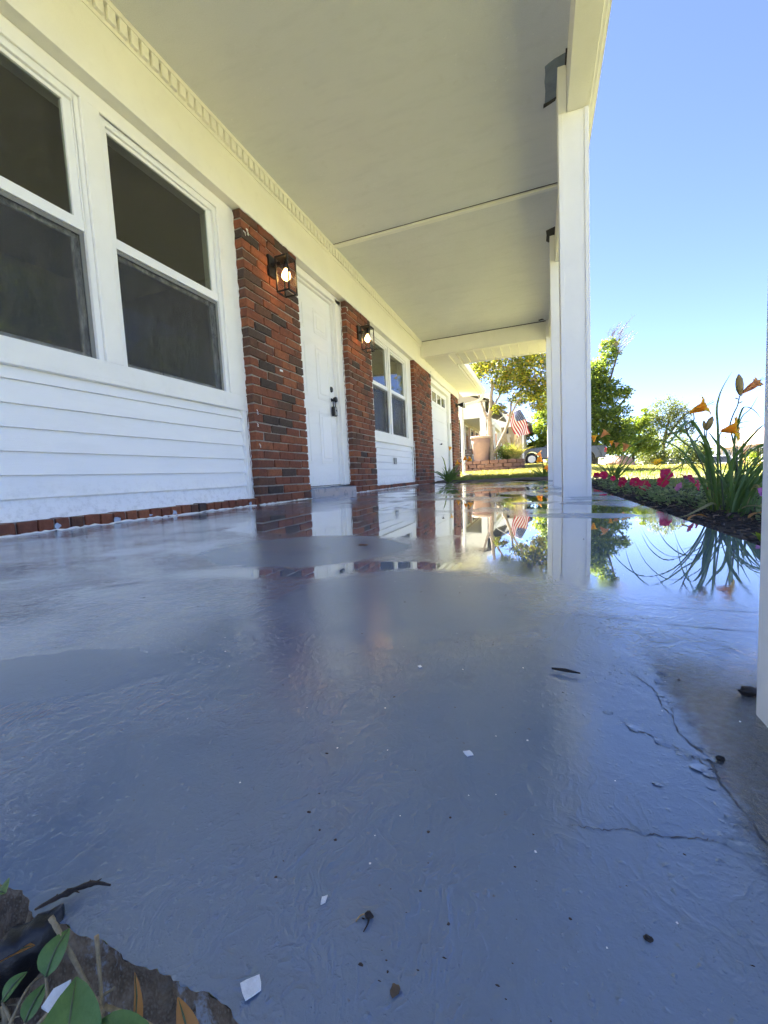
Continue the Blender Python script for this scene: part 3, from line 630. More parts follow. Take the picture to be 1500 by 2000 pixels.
mb = MB().tube(smooth_pts([(-1.385, 11.55, 2.285), (-1.385, 11.55, 2.18), (-1.50, 11.5, 2.08), (-1.78, 11.25, 1.97), (-1.87, 11.15, 1.88), (-1.875, 11.14, 1.6), (-1.875, 11.14, .35), (-1.87, 11.13, .16), (-1.80, 11.1, .11), (-1.66, 11.0, .10)], 40), .040, 8)
mb.build('downspout', M['gutter'], house, True)
# ---- posts
def post(y0, front=True):
    y1 = y0+.165; x0, x1 = .144, .309; z0, z1 = fz(.2265)-.003, 2.2605
    mb = MB().box(x0+.002, x1-.002, y0+.007, y1-.004, z0, z1); mb.box(x0+.002, .1905, y0+.007, y1-.004, z1, 2.5225)
    p_ = mb.build('porch_post', M['post'], house)
    for a, b in ((x0, x0+.024), (x1-.024, x1)):
        MB().box(a, b, y0, y0+.0035, z0+.002, z1-.001).build('corner_board', M['post'], p_, bevel=.0015)
    MB().box(x0, x0+.0015, y0+.0036, y1, z0+.002, 2.5220).build('side_board', M['post'], p_)
    MB().box(x0, .190, y0, y0+.0035, z1+.002, 2.5215).build('corner_board', M['post'], p_, bevel=.0015)
    MB().box(x0-.001, x1+.001, y0-.0015, y1+.001, z0-.001, z0+.0016).build('base_seam', M['darkedge'], p_)
for y in (.1925, 2.881, 4.769, 7.305): post(y)
# ---- garage end of the house
gd = MB().box(-2.10, -2.058, 8.05, 9.96, .02, 2.0).build('garage_door', M['door'], house)
for z0, z1 in ((.10, .50), (.51, .91), (.92, 1.32), (1.33, 1.62)): MB().box(-2.059, -2.046, 8.055, 9.955, z0, z1).build('panel', M['door'], gd, bevel=.006)
mb = MB(); mb.box(-2.059, -2.046, 8.055, 9.955, 1.63, 1.70); mb.box(-2.059, -2.046, 8.055, 9.955, 1.90, 1.99); yv = [8.10, 8.48, 8.55, 8.93, 9.00, 9.36, 9.43, 9.80, 9.955]
mb.box(-2.059, -2.046, 8.055, 8.10, 1.70, 1.90)
for a, b in ((8.48, 8.55), (8.93, 9.00), (9.36, 9.43), (9.80, 9.955)): mb.box(-2.059, -2.046, a, b, 1.70, 1.90)
mb.build('window_rail', M['door'], gd)
for a, b in ((8.10, 8.48), (8.55, 8.93), (9.00, 9.36), (9.43, 9.80)): MB().box(-2.0575, -2.054, a, b, 1.70, 1.90).build('pane', pmat('dark_pane', (.05, .06, .05), .08, .1), gd)
MB().tube([(-2.05, 9.12, .82), (-2.015, 9.15, .84), (-2.015, 9.22, .84), (-2.05, 9.25, .82)], .008, 8).build('handle', M['black'], gd)
mb = MB().box(-2.06, -1.985, 9.962, 10.195, .03, 2.10); mb.box(-2.06, -1.98, 8.05, 10.195, 2.002, 2.10); mb.build('garage_casing', M['trim'], house, bevel=.006)

# ------------------------------------------------------------------ wall lanterns and small fixtures
def lantern(label, x0, x1, y0, y1, z0, z1, yb):
    t_ = thing('wall_lantern', label, 'lantern', (XB, yb, (z0+z1)/2), 'black wall lanterns by the door')
    b = .009
    MB().box(XB-.002, XB+.020, yb-.028, yb+.052, z0+.16, z1+.055).build('back_plate', M['black'], t_, bevel=.002)
    MB().box(XB+.02, x0+.004, yb-.004, yb+.022, z1-.035, z1-.008).build('arm', M['black'], t_)
    mb = MB()
    for xa in (x0, x1-b):
        for ya in (y0, y1-b): mb.box(xa, xa+b, ya, ya+b, z0+b, z1-.012)
    for z in (z0,):
        mb.box(x0, x1, y0, y0+b, z, z+b); mb.box(x0, x1, y1-b, y1, z, z+b); mb.box(x0, x0+b, y0+b, y1-b, z, z+b); mb.box(x1-b, x1, y0+b, y1-b, z, z+b)
    mb.build('frame', M['black'], t_)
    MB().box(x0-.001, x1+.001, y0-.001, y1+.001, z1-.013, z1).build('top_cap', M['black'], t_, bevel=.002)
    for nm, a in (('a', (x0+b, x1-b, y0+.003, y0+.005, z0+b, z1-.014)), ('b', (x0+b, x1-b, y1-.005, y1-.003, z0+b, z1-.014)), ('c', (x1-.005, x1-.003, y0+b, y1-b, z0+b, z1-.014)), ('d', (x0+.003, x0+.005, y0+b, y1-b, z0+b, z1-.014))):
        MB().box(*a).build('glass_pane', M['lampglass'], t_)
    xc, yc = (x0+x1)/2, (y0+y1)/2
    MB().lathe([(.016, z1-.014), (.016, z1-.075), (.013, z1-.078)], (xc, yc, 0), 16).build('socket', M['black'], t_, True)
    MB().lathe([(.012, z1-.079), (.015, z1-.090), (.026, z1-.103), (.033, z1-.122), (.033, z1-.138), (.025, z1-.154), (.013, z1-.162), (.003, z1-.164)], (xc, yc, 0), 20).build('bulb', M['bulb'], t_, True)
lantern('lit black box lantern on the brick pilaster left of the front door', -1.841, -1.727, 2.793, 2.910, 1.600, 1.862, 2.860)
lantern('lit black box lantern on the brick pilaster right of the front door', -1.847, -1.738, 4.420, 4.552, 1.602, 1.862, 4.545)
lb = thing('lock_box', 'small grey and black key lock box hanging from the front door knob', 'lock box', (-2.03, 4.03, .88))
MB().box(-2.050, -2.018, 3.990, 4.062, .835, .935).build('body', M['black'], lb, bevel=.008)
MB().box(-2.0175, -2.012, 4.006, 4.056, .843, .925).build('face_plate', pmat('grey_plate', (.35, .35, .34), .5, .1, 60), lb, bevel=.003)
MB().box(-2.0118, -2.0095, 4.020, 4.042, .885, .902).build('dial_window', M['black'], lb)
MB().tube(smooth_pts([(-2.034, 4.008, .93), (-2.034, 4.008, .985), (-2.034, 4.028, 1.03), (-2.034, 4.050, .985), (-2.034, 4.050, .93)], 14), .006, 8).build('shackle', M['black'], lb, True)
tag(MB().box(-2.008, -1.992, 5.80, 5.925, .345, .440).build('outlet_cover', pmat('grey_outlet', (.30, .31, .31), .6, .12, 40, .3, 60), bevel=.012), 'grey outlet cover on the white boards under the second window', 'outlet cover')
tag(MB().box(-1.986, -1.965, 10.02, 10.12, 1.22, 1.38).build('keypad', pmat('tan_keypad', (.42, .38, .30), .6, .1, 40), bevel=.02), 'small tan keypad on the white garage door casing', 'keypad')
fl = thing('security_light', 'black twin head security light on the last brick pilaster by the downspout', 'security light', (XB, 10.6, 1.87))
MB().lathe([(.055, 0), (.055, .03), (.03, .04)], (XB, 10.62, 1.88), 16, 'x').build('base', M['black'], fl, True)
MB().tube([(XB+.03, 10.62, 1.88), (XB+.10, 10.63, 1.90)], .022, 10).build('arm', M['black'], fl)
for dy in (-.06, .14):
    MB().lathe([(.025, -.05), (.045, 0), (.062, .07), (.058, .075)], (XB+.14, 10.6+dy, 1.87), 14, 'x').build('lamp_head', M['black'], fl, True)
    MB().lathe([(.054, .071), (.050, .0775)], (XB+.14, 10.6+dy, 1.87), 14, 'x').build('lens', M['chipwhite'], fl, True)

# ------------------------------------------------------------------ bits on the porch floor
def flat(name, pts, th, mat, parent=None, lift=.0006, bend=0):
    k = len(pts); cx = sum(p[0] for p in pts)/k; cy = sum(p[1] for p in pts)/k
    zz = [fz(p[0])+lift+bend*(((p[0]-cx)**2+(p[1]-cy)**2)*900) for p in pts]
    return MB().add([(p[0], p[1], z) for p, z in zip(pts, zz)]+[(p[0], p[1], z+th) for p, z in zip(pts, zz)], [tuple(range(k-1, -1, -1)), tuple(range(k, 2*k))]+[(i, (i+1) % k, (i+1) % k+k, i+k) for i in range(k)]).build(name, mat, parent)
tag(flat('paint_chip', [(-.1045, .1045), (-.1020, .1026), (-.0995, .1012), (-.0980, .1030), (-.0974, .1038), (-.0962, .1055), (-.0974, .1072), (-.0995, .1090), (-.1010, .1078), (-.1030, .1062)], .0006, M['chipwhite'], bend=.004), 'white diamond shaped paint chip near the broken front edge of the floor', 'paint chip')
tag(flat('paint_chip', [(-.0495, .2540), (-.0480, .2518), (-.0460, .2502), (-.0442, .2516), (-.0425, .2525), (-.0438, .2545), (-.0455, .2560), (-.0476, .2548)], .0006, M['chipwhite'], bend=.006), 'white square paint chip alone in the middle of the wet floor', 'paint chip')
tag(flat('paint_chip', [(-.111, .362), (-.1085, .3595), (-.1065, .362), (-.109, .3645)], .0005, M['chipwhite']), 'tiny white paint chip farther out near the middle puddle', 'paint chip')
tag(flat('paint_chip', [(-.0915, .1415), (-.0905, .1385), (-.0890, .1400), (-.0895, .1430)], .0004, M['chipwhite']), 'tiny white paint chip left of the dark plant scrap', 'paint chip')
tag(MB().tube([(.008, .3865, fz(0)+.003), (.019, .3845, fz(0)+.0035), (.031, .383, fz(0)+.003)], [.0008, .0016, .0006], 6).build('twig', M['debris'], None, True), 'short dark twig lying on the grey floor right of centre', 'twig')
mb = MB(); 
tw = smooth_pts([(-.206, .096, -.018), (-.200, .1025, -.0165), (-.195, .1085, -.0165), (-.190, .1115, -.016), (-.1835, .1135, -.017)], 16)
mb.tube(tw, [.0004+.0013*math.sin(i/15*3.14)*(.4+1.1*random.random()) for i in range(16)], 6)
for i in range(9):
    p_ = tw[3+i]; mb.tube([p_, p_+Vector((random.uniform(-.001, .004), random.uniform(-.002, .002), random.uniform(-.0005, .001)))], [.0007, .0002], 4)
tag(mb.build('bark_strip', M['debris'], None, True), 'ragged black strip of bark on the floor at lower left corner', 'bark strip')
def lump(name, c, r, seed, mat, label, cat, flatz=.6):
    b = bmesh.new(); bmesh.ops.create_icosphere(b, subdivisions=2, radius=1); q = random.Random(seed)
    for v_ in b.verts:
        f_ = 1+q.uniform(-.28, .28); v_.co = Vector((v_.co.x*r[0]*f_+c[0], v_.co.y*r[1]*f_+c[1], fz(c[0])+max(.0, (v_.co.z*flatz+.45)*r[2]*f_)))
    me = bpy.data.meshes.new(name); b.to_mesh(me); b.free(); me.materials.append(mat); return tag(link(name, me), label, cat)
lump('bark_piece', (.152, .3885), (.0080, .0055, .0045), 1, M['debris'], 'black lump of bark against the foot of the nearest white post', 'bark')
lump('pebble', (.1015, .2945), (.0026, .0018, .0018), 2, M['debris'], 'dark pebble on the bare concrete beside the peeling paint edge', 'pebble')
lump('dirt_crumb', (.0365, .168), (.0015, .0012, .0012), 3, M['debris'], 'brown crumb of dirt low on the right part of the floor', 'dirt crumb')
lump('dirt_crumb', (-.0510, .1215), (.0016, .0022, .0006), 4, pmat('brown_dirt', (.10, .075, .05), .9, .4, 200), 'flat smear of brown dirt near the bottom edge of the floor', 'dirt crumb')
lump('leaf_scrap', (-.44, .99), (.014, .008, .0035), 5, pmat('brown_scrap', (.15, .085, .05), .8, .3, 120), 'small brown leaf scrap on the dry island below the first brick pilaster', 'leaf scrap')
sp = thing('plant_scrap', 'small dark scrap of dried plant near the bottom centre of the floor', 'plant scrap', (-.069, .141, fz(-.069)))
MB().lathe([(.0003, -.0020), (.0012, -.0012), (.0015, 0), (.0008, .0012), (.0003, .0020)], (-.069, .141, fz(-.069)+.0010), 9, 'x').build('husk', M['debris'], sp, True)
MB().tube(smooth_pts([(-.069, .141, fz(-.069)+.001), (-.0682, .1380, fz(-.069)+.0012), (-.0690, .1350, fz(-.069)+.0004)], 7), [.0006, .0005, .0005, .0004, .0003, .0003, .0002], 5).build('stalk', M['debris'], sp, True)
MB().tube(smooth_pts([(-.0700, .1415, fz(-.069)+.001), (-.0725, .1400, fz(-.069)+.0008), (-.0735, .1375, fz(-.069)+.0004)], 7), .0003, 5).build('stalk', M['straw'], sp, True)
mb = MB(); q = random.Random(5)
for i in range(170):                              # fine grit too small to pick apart
    d = .02+1.5*q.random()**1.6; a = q.uniform(-1.15, .95); x = d*math.sin(a)*1.5-.03; y = .112+d*math.cos(a)
    if x > .40 or x < -1.85: continue
    s = q.uniform(.0003, .0009)*(1+1.6*d)*(2.0 if q.random() < .1 else 1); z = fz(x)
    r0_ = q.random()*6; el_ = q.uniform(.35, 1); rg_ = [(x+s*math.cos(r0_+k*1.047)*q.uniform(.6, 1.3), y+s*el_*math.sin(r0_+k*1.047)*q.uniform(.6, 1.3), z+.0001) for k in range(6)]; mb.add(rg_+[(x, y, z+s*.5)], [(k, (k+1) % 6, 6) for k in range(6)])
stuff(mb.build('grit', M['debris']), 'scattered specks of dark grit on the wet porch floor', 'grit')
mb = MB()
for i in range(46):
    d = .03+.7*q.random()**1.3; a = q.uniform(-1.1, .7); x = d*math.sin(a)*1.4; y = .11+d*math.cos(a)
    s = q.uniform(.0003, .0008)*(1+.9*d); z = fz(x)+.0004; r_ = q.random()*3
    mb.add([(x+s*math.cos(r_+k*1.57)*q.uniform(.6, 1.2), y+s*math.sin(r_+k*1.57), z) for k in range(4)], [(0, 1, 2, 3)])
stuff(mb.build('paint_specks', M['chipwhite']), 'tiny pale paint specks sprinkled over the wet floor', 'paint specks')
# cracks and lifted paint along the bare concrete strip
M['crack'] = pmat('crack_dark', (.055, .066, .085), .7, .2, 100)
def crack(pts, w_, seed):
    q = random.Random(seed); P_ = smooth_pts([(x, y, 0) for x, y in pts], 28*max(1, len(pts)//3)); P_ = [p+Vector((q.uniform(-1, 1)*.0009, q.uniform(-1, 1)*.0009, 0)) for p in P_]; k = len(P_); mb = MB()
    for i, p in enumerate(P_):
        t_ = (P_[min(i+1, k-1)]-P_[max(i-1, 0)]).normalized(); n_ = Vector((-t_.y, t_.x, 0)); w2 = w_*.62*(.15+q.random())*math.sin(3.14*(i+.5)/k)**.4
        for s in (-1, 1): r_ = p+n_*w2*s; mb.v.append((r_.x, r_.y, fz(r_.x)+.0003))
    mb.f = [(2*i, 2*i+1, 2*i+3, 2*i+2) for i in range(k-1)]; return mb.build('crack', M['crack'], floor)
crack([(.070, .408), (.078, .392), (.086, .372), (.084, .352), (.088, .338)], .0010, 1)
crack([(.091, .352), (.086, .324), (.091, .304), (.096, .293), (.094, .272), (.097, .252), (.099, .232), (.101, .205)], .0013, 2)
crack([(.052, .322), (.062, .312), (.072, .306), (.082, .297), (.092, .286), (.095, .276)], .0010, 3)
crack([(.012, .2155), (.025, .2165), (.040, .2215), (.055, .222), (.072, .226), (.086, .231)], .0007, 4)
crack([(.0, .56), (.10, .545), (.20, .538), (.30, .545)], .0011, 5); crack([(.12, .615), (.19, .608), (.25, .612)], .0009, 6)
def flake(cx, cy, r, lift, seed):
    q = random.Random(seed); k = 11; o = MB(); a0 = q.random()*6
    ring = [(cx+r*math.cos(a0+2*math.pi*i/k)*q.uniform(.5, 1.2)*1.3, cy+r*math.sin(a0+2*math.pi*i/k)*q.uniform(.5, 1.2)) for i in range(k)]
    vs_ = [(cx, cy, fz(cx)+lift*.55)]+[(x, y, fz(x)+(lift*q.uniform(.1, 1.2) if i < k//2 else .0002)) for i, (x, y) in enumerate(ring)]
    o.add(vs_, [(0, 1+i, 1+(i+1) % k) for i in range(k)]); o.build('paint_flake', M['floor'], floor, True)
q = random.Random(11)
for i in range(26):
    y = q.uniform(.20, .41); flake(.093+q.uniform(-.008, .006), y, q.uniform(.0014, .0042), q.uniform(.0004, .0013), i)
for i, (x, y, r) in enumerate(((.060, .314, .006), (.074, .303, .006), (.082, .293, .007), (.088, .283, .006), (.078, .229, .006), (.086, .226, .005), (.045, .222, .004), (.045, .33, .004), (.06, .26, .003))): flake(x, y, r*.8, .0011, 50+i)

# ------------------------------------------------------------------ weeds and litter at the broken slab corner
def broad_leaf(name, base, tip, width, label, mat, droop=.004, up=(0, 0, 1), cat='leaf', parent=None, n=9):
    b, t_ = Vector(base), Vector(tip); d = t_-b; s = d.cross(Vector(up)).normalized(); nn = s.cross(d).normalized(); mb = MB()
    for i in range(n):
        u = i/(n-1); wd = width*.5*(math.sin(math.pi*min(1, u**.75))**.8)+.0002; c = b+d*u+nn*droop*math.sin(math.pi*u)
        for j in range(5):
            v_ = (j-2)/2; mb.v.append(tuple(c+s*wd*v_+nn*wd*.28*abs(v_)**1.3))
    mb.f = [(i*5+j, i*5+j+1, (i+1)*5+j+1, (i+1)*5+j) for i in range(n-1) for j in range(4)]
    lf = mb.build(name, mat, parent, True)
    rib = MB().tube([tuple(b+d*u+nn*(droop*math.sin(math.pi*u)+.0002)) for u in (0, .25, .5, .75, .97)], [.0005, .0004, .0004, .0003, .0001], 5).build('midrib', M['stem'], parent if parent is not None else lf, True)
    if label and parent is None: tag(lf, label, cat)
    return lf
wd_ = thing('weed', 'broad leafed green weed growing at the broken slab corner', 'weed', (-.165, .075, -.058))
broad_leaf('leaf', (-.135, .063, -.022), (-.1535, .0805, -.008), .019, None, M['nearleaf'], .003, parent=wd_)
broad_leaf('leaf', (-.1735, .0815, -.018), (-.1770, .0925, -.012), .0095, None, M['nearleaf'], .002, parent=wd_)
broad_leaf('leaf', (-.1925, .0765, -.030), (-.1905, .0840, -.026), .0062, None, M['nearleaf'], .001, parent=wd_)
broad_leaf('leaf', (-.1770, .0755, -.030), (-.1790, .0842, -.026), .0070, None, M['nearleaf'], .001, parent=wd_)
broad_leaf('leaf', (-.139, .0700, -.016), (-.1175, .0805, -.012), .012, None, M['nearleaf'], .002, parent=wd_)
broad_leaf('leaf', (-.150, .0660, -.020), (-.1600, .0700, -.016), .012, None, M['nearleaf'], .002, parent=wd_)
broad_leaf('leaf', (-.212, .0850, -.004), (-.2005, .0850, .003), .010, None, M['nearleaf'], .002, parent=wd_)
for pts in (((-.165, .075, -.06), (-.17, .079, -.04), (-.1735, .0815, -.018)), ((-.165, .075, -.06), (-.18, .076, -.045), (-.1925, .0765, -.030)), ((-.165, .075, -.06), (-.172, .0745, -.045), (-.177, .0755, -.030)), ((-.15, .065, -.06), (-.135, .06, -.04), (-.131, .060, -.022)), ((-.15, .065, -.06), (-.143, .068, -.035), (-.139, .070, -.016)), ((-.20, .08, -.06), (-.212, .084, -.03), (-.212, .085, -.004)), ((-.15, .065, -.06), (-.149, .066, -.04), (-.150, .066, -.020))):
    MB().tube(smooth_pts(pts, 8), [.0012-.0001*i for i in range(8)], 6).build('stem', M['straw'], wd_, True)
st = [('thick pale straw stalk leaning from the weed to the slab edge', ((-0.1855, 0.0912, -0.0089), (-0.1779, 0.0899, -0.0125), (-0.1465, 0.0833, -0.0234)), .0016), ('upright straw stub standing against the slab edge', ((-0.1635, 0.0940, -0.0116), (-0.1484, 0.0843, -0.0261)), .0012),
      ('straw lying level beside the thick stalk', ((-0.1575, 0.0849, -0.0269), (-0.1500, 0.0901, -0.0234)), .0010), ('straw lying along the foot of the slab under the dry leaf', ((-0.1488, 0.0854, -0.0242), (-0.1373, 0.0872, -0.0252), (-0.1234, 0.0880, -0.0261)), .0013),
      ('thin curved straw nearest the left edge of the picture', ((-0.1827, 0.0732, -0.0314), (-0.1851, 0.0813, -0.0269), (-0.1860, 0.0884, -0.0297)), .0009), ('thin straw loop under the small leaves', ((-0.1716, 0.0741, -0.0297), (-0.1652, 0.0813, -0.0224), (-0.1689, 0.0858, -0.0279), (-0.1625, 0.0876, -0.0297)), .0008)]
for lab, pts, r_ in st: tag(MB().tube(smooth_pts(pts, 10), [r_*.68*(1-.04*i)*(1+.12*math.sin(i*2.3)) for i in range(10)], 6).build('straw', M['straw'], None, True), lab, 'straw', 'dry straws at the slab corner')
mb = MB(); q = random.Random(3)
for i in range(160):
    x = q.uniform(-.34, -.06); y = q.uniform(.02, .094); a = q.uniform(0, 6.3); L_ = q.uniform(.006, .025); z = -.055+q.uniform(0, .006)
    mb.tube([(x, y, z), (x+L_*.5*math.cos(a), y+L_*.5*math.sin(a), z+q.uniform(.0, .004)), (x+L_*math.cos(a), y+L_*math.sin(a), z+q.uniform(-.003, .002))], [.0005, .0005, .0003], 4)
stuff(mb.build('fine_litter', M['straw']), 'fine dry stems scattered over the dark soil', 'litter')
broad_leaf('dry_leaf', (-.1275, .0735, -.025), (-.1350, .0880, -.008), .0068, 'curled orange dry leaf standing by the slab edge', M['dryleaf'], .003, (1, .3, 0), 'dry leaf')
broad_leaf('dry_leaf', (-.1015, .0800, -.022), (-.1145, .0875, -.008), .0070, 'orange dry leaf at the bottom edge right of the weed', M['dryleaf'], .003, (1, -.4, .2), 'dry leaf')
broad_leaf('dry_leaf', (-.2090, .0800, -.028), (-.1940, .0890, -.022), .0065, 'tan dry leaf lying above the black edging', M['dryleaf'], .002, (0, 0, 1), 'dry leaf')
tag(MB().add([(-0.1653, 0.0753, -0.0180), (-0.1616, 0.0755, -0.0184), (-0.1605, 0.0783, -0.0175), (-0.1629, 0.0837, -0.0171), (-0.1657, 0.0796, -0.0167), (-0.1653, 0.0753, -0.0188), (-0.1616, 0.0755, -0.0193), (-0.1605, 0.0783, -0.0184), (-0.1629, 0.0837, -0.0180), (-0.1657, 0.0796, -0.0175)], [(0, 1, 2, 3, 4), (9, 8, 7, 6, 5)]+[(i, i+5, (i+1) % 5+5, (i+1) % 5) for i in range(5)]).build('paint_peeling', M['chipwhite']), 'pale blue white paint peeling lying in the soil between the leaves', 'paint peeling')
mb = MB(); k = 22
for i in range(k):
    u = i/(k-1); x = -.235+u*.0415; y = .052+u*.0478; z = -.030+.012*u+.0012*math.sin(i*2.2)
    nx_, ny_ = .75, -.66; wd2 = .0075+.0012*math.sin(i*1.7)-.004*max(0, u-.9)*10
    for s, dz in ((-1, 0), (-.5, .0018), (.5, .0018), (1, 0)): mb.v.append((x+nx_*wd2*s*.7, y+ny_*wd2*s*.7, z+dz))
    mb.v.append((x+nx_*wd2*.7, y+ny_*wd2*.7, z-.02)); mb.v.append((x-nx_*wd2*.7, y-ny_*wd2*.7, z-.02))
mb.f = [(i*6+j, i*6+(j+1) % 6, (i+1)*6+(j+1) % 6, (i+1)*6+j) for i in range(k-1) for j in range(6)]+[tuple(range(6)), tuple((k-1)*6+5-j for j in range(6))]
tag(mb.build('garden_edging', M['plasticblack'], None, True), 'strip of black plastic garden edging in the lower left corner', 'edging')

# ------------------------------------------------------------------ daylilies
def lily_flower(par, base, tip, size, mat, open_=.55, roll=0.0):
    b, t_ = Vector(base), Vector(tip); d = (t_-b); L_ = d.length; d.normalize(); a = d.cross(Vector((.1, .2, 1))).normalized(); c = d.cross(a); mb = MB()
    for k in range(6):
        an = roll+k*math.pi/3; rdir = a*math.cos(an)+c*math.sin(an); pts = []
        for i in range(8):
            u = i/7; rr = size*(.05+.09*u+open_*1.25*u**3.2); ax = L_*(1.05*u-.42*open_*u**7); pts.append(b+d*ax+rdir*rr)
        side = d.cross(rdir); mb.ribbon(pts, size*(.66 if k % 2 else .44), .25, side, lambda u: max(.06, .30+.75*math.sin(math.pi*min(1, u**1.35))) if u < .9 else .30*(1.05-u)/.15)
    fl_ = mb.build('flower', mat, par, True)
    m2 = MB()
    for k in range(4):
        an = k*1.6+.4; rdir = a*math.cos(an)+c*math.sin(an); m2.tube([b+d*L_*.3, b+d*L_*.8+rdir*size*.05, b+d*L_*1.18+rdir*size*.16], size*.012, 4)
    m2.build('stamen', M['stem'], fl_)
def bud(par, base, tip, r_):
    b, t_ = Vector(base), Vector(tip); P_ = [b+(t_-b)*u for u in (0, .08, .25, .5, .75, .92, 1)]
    MB().tube(P_, [r_*.35, r_*.55, r_*.9, r_, r_*.85, r_*.4, r_*.05], 10).build('bud', M['bud'], par, True)
dl = thing('daylily', 'large daylily clump with yellow orange blooms and buds beside the near post', 'daylily', (.68, 1.95, -.05), 'daylilies in the flower bed')
LV = [([(.669,2.0,-.05),(.662,1.992,.158),(.658,1.983,.278),(.65,1.975,.352),(.652,1.967,.394),(.66,1.958,.433),(.686,1.95,.491)], .016),
 ([(.641,1.95,-.05),(.616,1.95,.141),(.608,1.95,.275)], .024), ([(.698,1.95,-.05),(.673,1.923,.162),(.627,1.897,.224),(.587,1.87,.272)], .017),
 ([(.659,2.0,-.05),(.633,2.044,.159),(.573,2.088,.245),(.53,2.131,.306),(.494,2.175,.342),(.476,2.219,.349),(.438,2.262,.314),(.419,2.306,.266),(.405,2.35,.194)], .012),
 ([(.638,1.9,-.05),(.6,1.864,.16),(.558,1.829,.256),(.521,1.793,.298),(.497,1.757,.304),(.472,1.721,.29),(.424,1.686,.232),(.38,1.65,.174)], .017),
 ([(.683,2.05,-.05),(.645,2.07,.153),(.624,2.09,.212),(.602,2.11,.264),(.575,2.13,.306),(.546,2.15,.333)], .016), ([(.657,1.95,-.05),(.56,1.9,.13),(.467,1.85,.229)], .009),
 ([(.674,1.85,-.05),(.645,1.825,.125),(.665,1.8,.194),(.698,1.775,.254),(.711,1.75,.276)], .022), ([(.677,1.9,-.05),(.673,1.883,.208),(.677,1.866,.288),(.679,1.849,.325),(.681,1.831,.342),(.692,1.814,.335),(.703,1.797,.315),(.716,1.78,.279)], .012),
 ([(.74,2.05,-.05),(.744,2.07,.196),(.756,2.09,.289),(.78,2.11,.309),(.817,2.13,.313),(.867,2.15,.312)], .010), ([(.774,2.1,-.05),(.769,2.125,.239),(.791,2.15,.331),(.83,2.175,.368),(.864,2.2,.421)], .007)]
q = random.Random(21)
for i in range(58):
    bx_, by_ = .69+q.uniform(-.05, .07), 1.93+q.uniform(-.12, .12); a = q.uniform(-.7, 1.5) if i % 3 else q.uniform(0, 6.28); L_ = q.uniform(.16, .36); lean = q.uniform(.25, .75)
    dx, dy = math.cos(a), math.sin(a)*.6; P_ = []
    for u in (0, .25, .5, .75, 1.0): P_.append((bx_+dx*L_*lean*u**1.4, by_+dy*L_*lean*u**1.4, -.05+L_*(u-.30*lean*u**3)))
    LV.append((P_, q.uniform(.006, .016)))
for i in range(16):                               # thin outer leaves that arch over and droop
    a = q.uniform(1.9, 4.4) if i % 2 else q.uniform(-1.2, .8); L_ = q.uniform(.26, .42); c0 = Vector((.68+q.uniform(-.04, .05), 1.94+q.uniform(-.08, .08), -.05)); dx, dy = math.cos(a), math.sin(a)*.7
    LV.append(([tuple(c0+Vector((dx*L_*f, dy*L_*f, L_*g))) for f, g in ((0, 0), (.12, .38), (.32, .68), (.60, .78), (.84, .62), (1.0, .34))], q.uniform(.007, .012)))
for P_, w_ in LV:
    s = Vector((.9+q.uniform(-.4, .4), .35+q.uniform(-.5, .5), q.uniform(-.2, .2)))
    MB().ribbon(smooth_pts(P_, 18), w_*.74, .34, s).build('leaf', M['lily'], dl, True)
for P_, w_ in (([(.66, 1.93, -.04), (.62, 1.90, .0), (.56, 1.84, -.015), (.50, 1.79, -.035), (.455, 1.76, -.04)], .012), ([(.70, 1.86, -.04), (.70, 1.80, .06), (.70, 1.74, .045), (.715, 1.69, -.01), (.735, 1.66, -.03)], .016), ([(.66, 1.84, -.03), (.69, 1.80, -.005), (.73, 1.78, -.01), (.76, 1.78, -.03)], .010)):
    MB().ribbon(smooth_pts(P_, 16), w_, .3, (.3, .8, .3)).build('dry_leaf', M['lilydry'], dl, True)
for P_ in ([(.676,2.05,-.05),(.633,2.042,.122),(.604,2.033,.19),(.567,2.025,.285),(.556,2.017,.324),(.554,2.008,.346),(.568,2.0,.358)], [(.653,1.9,-.05),(.634,1.9,.216),(.639,1.9,.268)], [(.638,1.95,-.05),(.612,1.95,.2),(.609,1.95,.283)],
    [(.711,1.95,-.05),(.706,1.95,.161),(.695,1.95,.221),(.688,1.95,.259),(.682,1.95,.284),(.686,1.95,.309),(.695,1.95,.338),(.704,1.95,.36),(.709,1.95,.388),(.712,1.95,.401)], [(.567,2.025,.285),(.585,2.01,.325),(.580,2.0,.354)], [(.604, 1.95, .25), (.603, 1.95, .283)]):
    MB().tube(smooth_pts(P_, 22), [.0032-.0016*i/21 for i in range(22)], 6).build('flower_stalk', M['stem'], dl, True)
lily_flower(dl, (.568, 2.0, .356), (.630, 1.98, .382), .051, M['lilyflower'], .62, .2); lily_flower(dl, (.639, 1.9, .268), (.692, 1.875, .275), .055, M['lilyflower'], .68, .5); lily_flower(dl, (.714, 1.95, .404), (.772, 1.95, .447), .036, M['lilypink'], .40, .1)
bud(dl, (.712, 1.95, .401), (.706, 1.95, .478), .0125); bud(dl, (.609, 1.95, .278), (.628, 1.95, .330), .0115); bud(dl, (.603, 1.95, .281), (.600, 1.95, .318), .006)
for z, s in ((.37, 1), (.385, -1), (.395, 1)): bud(dl, (.708, 1.95, z), (.708+s*.012, 1.95, z+.006), .0022)
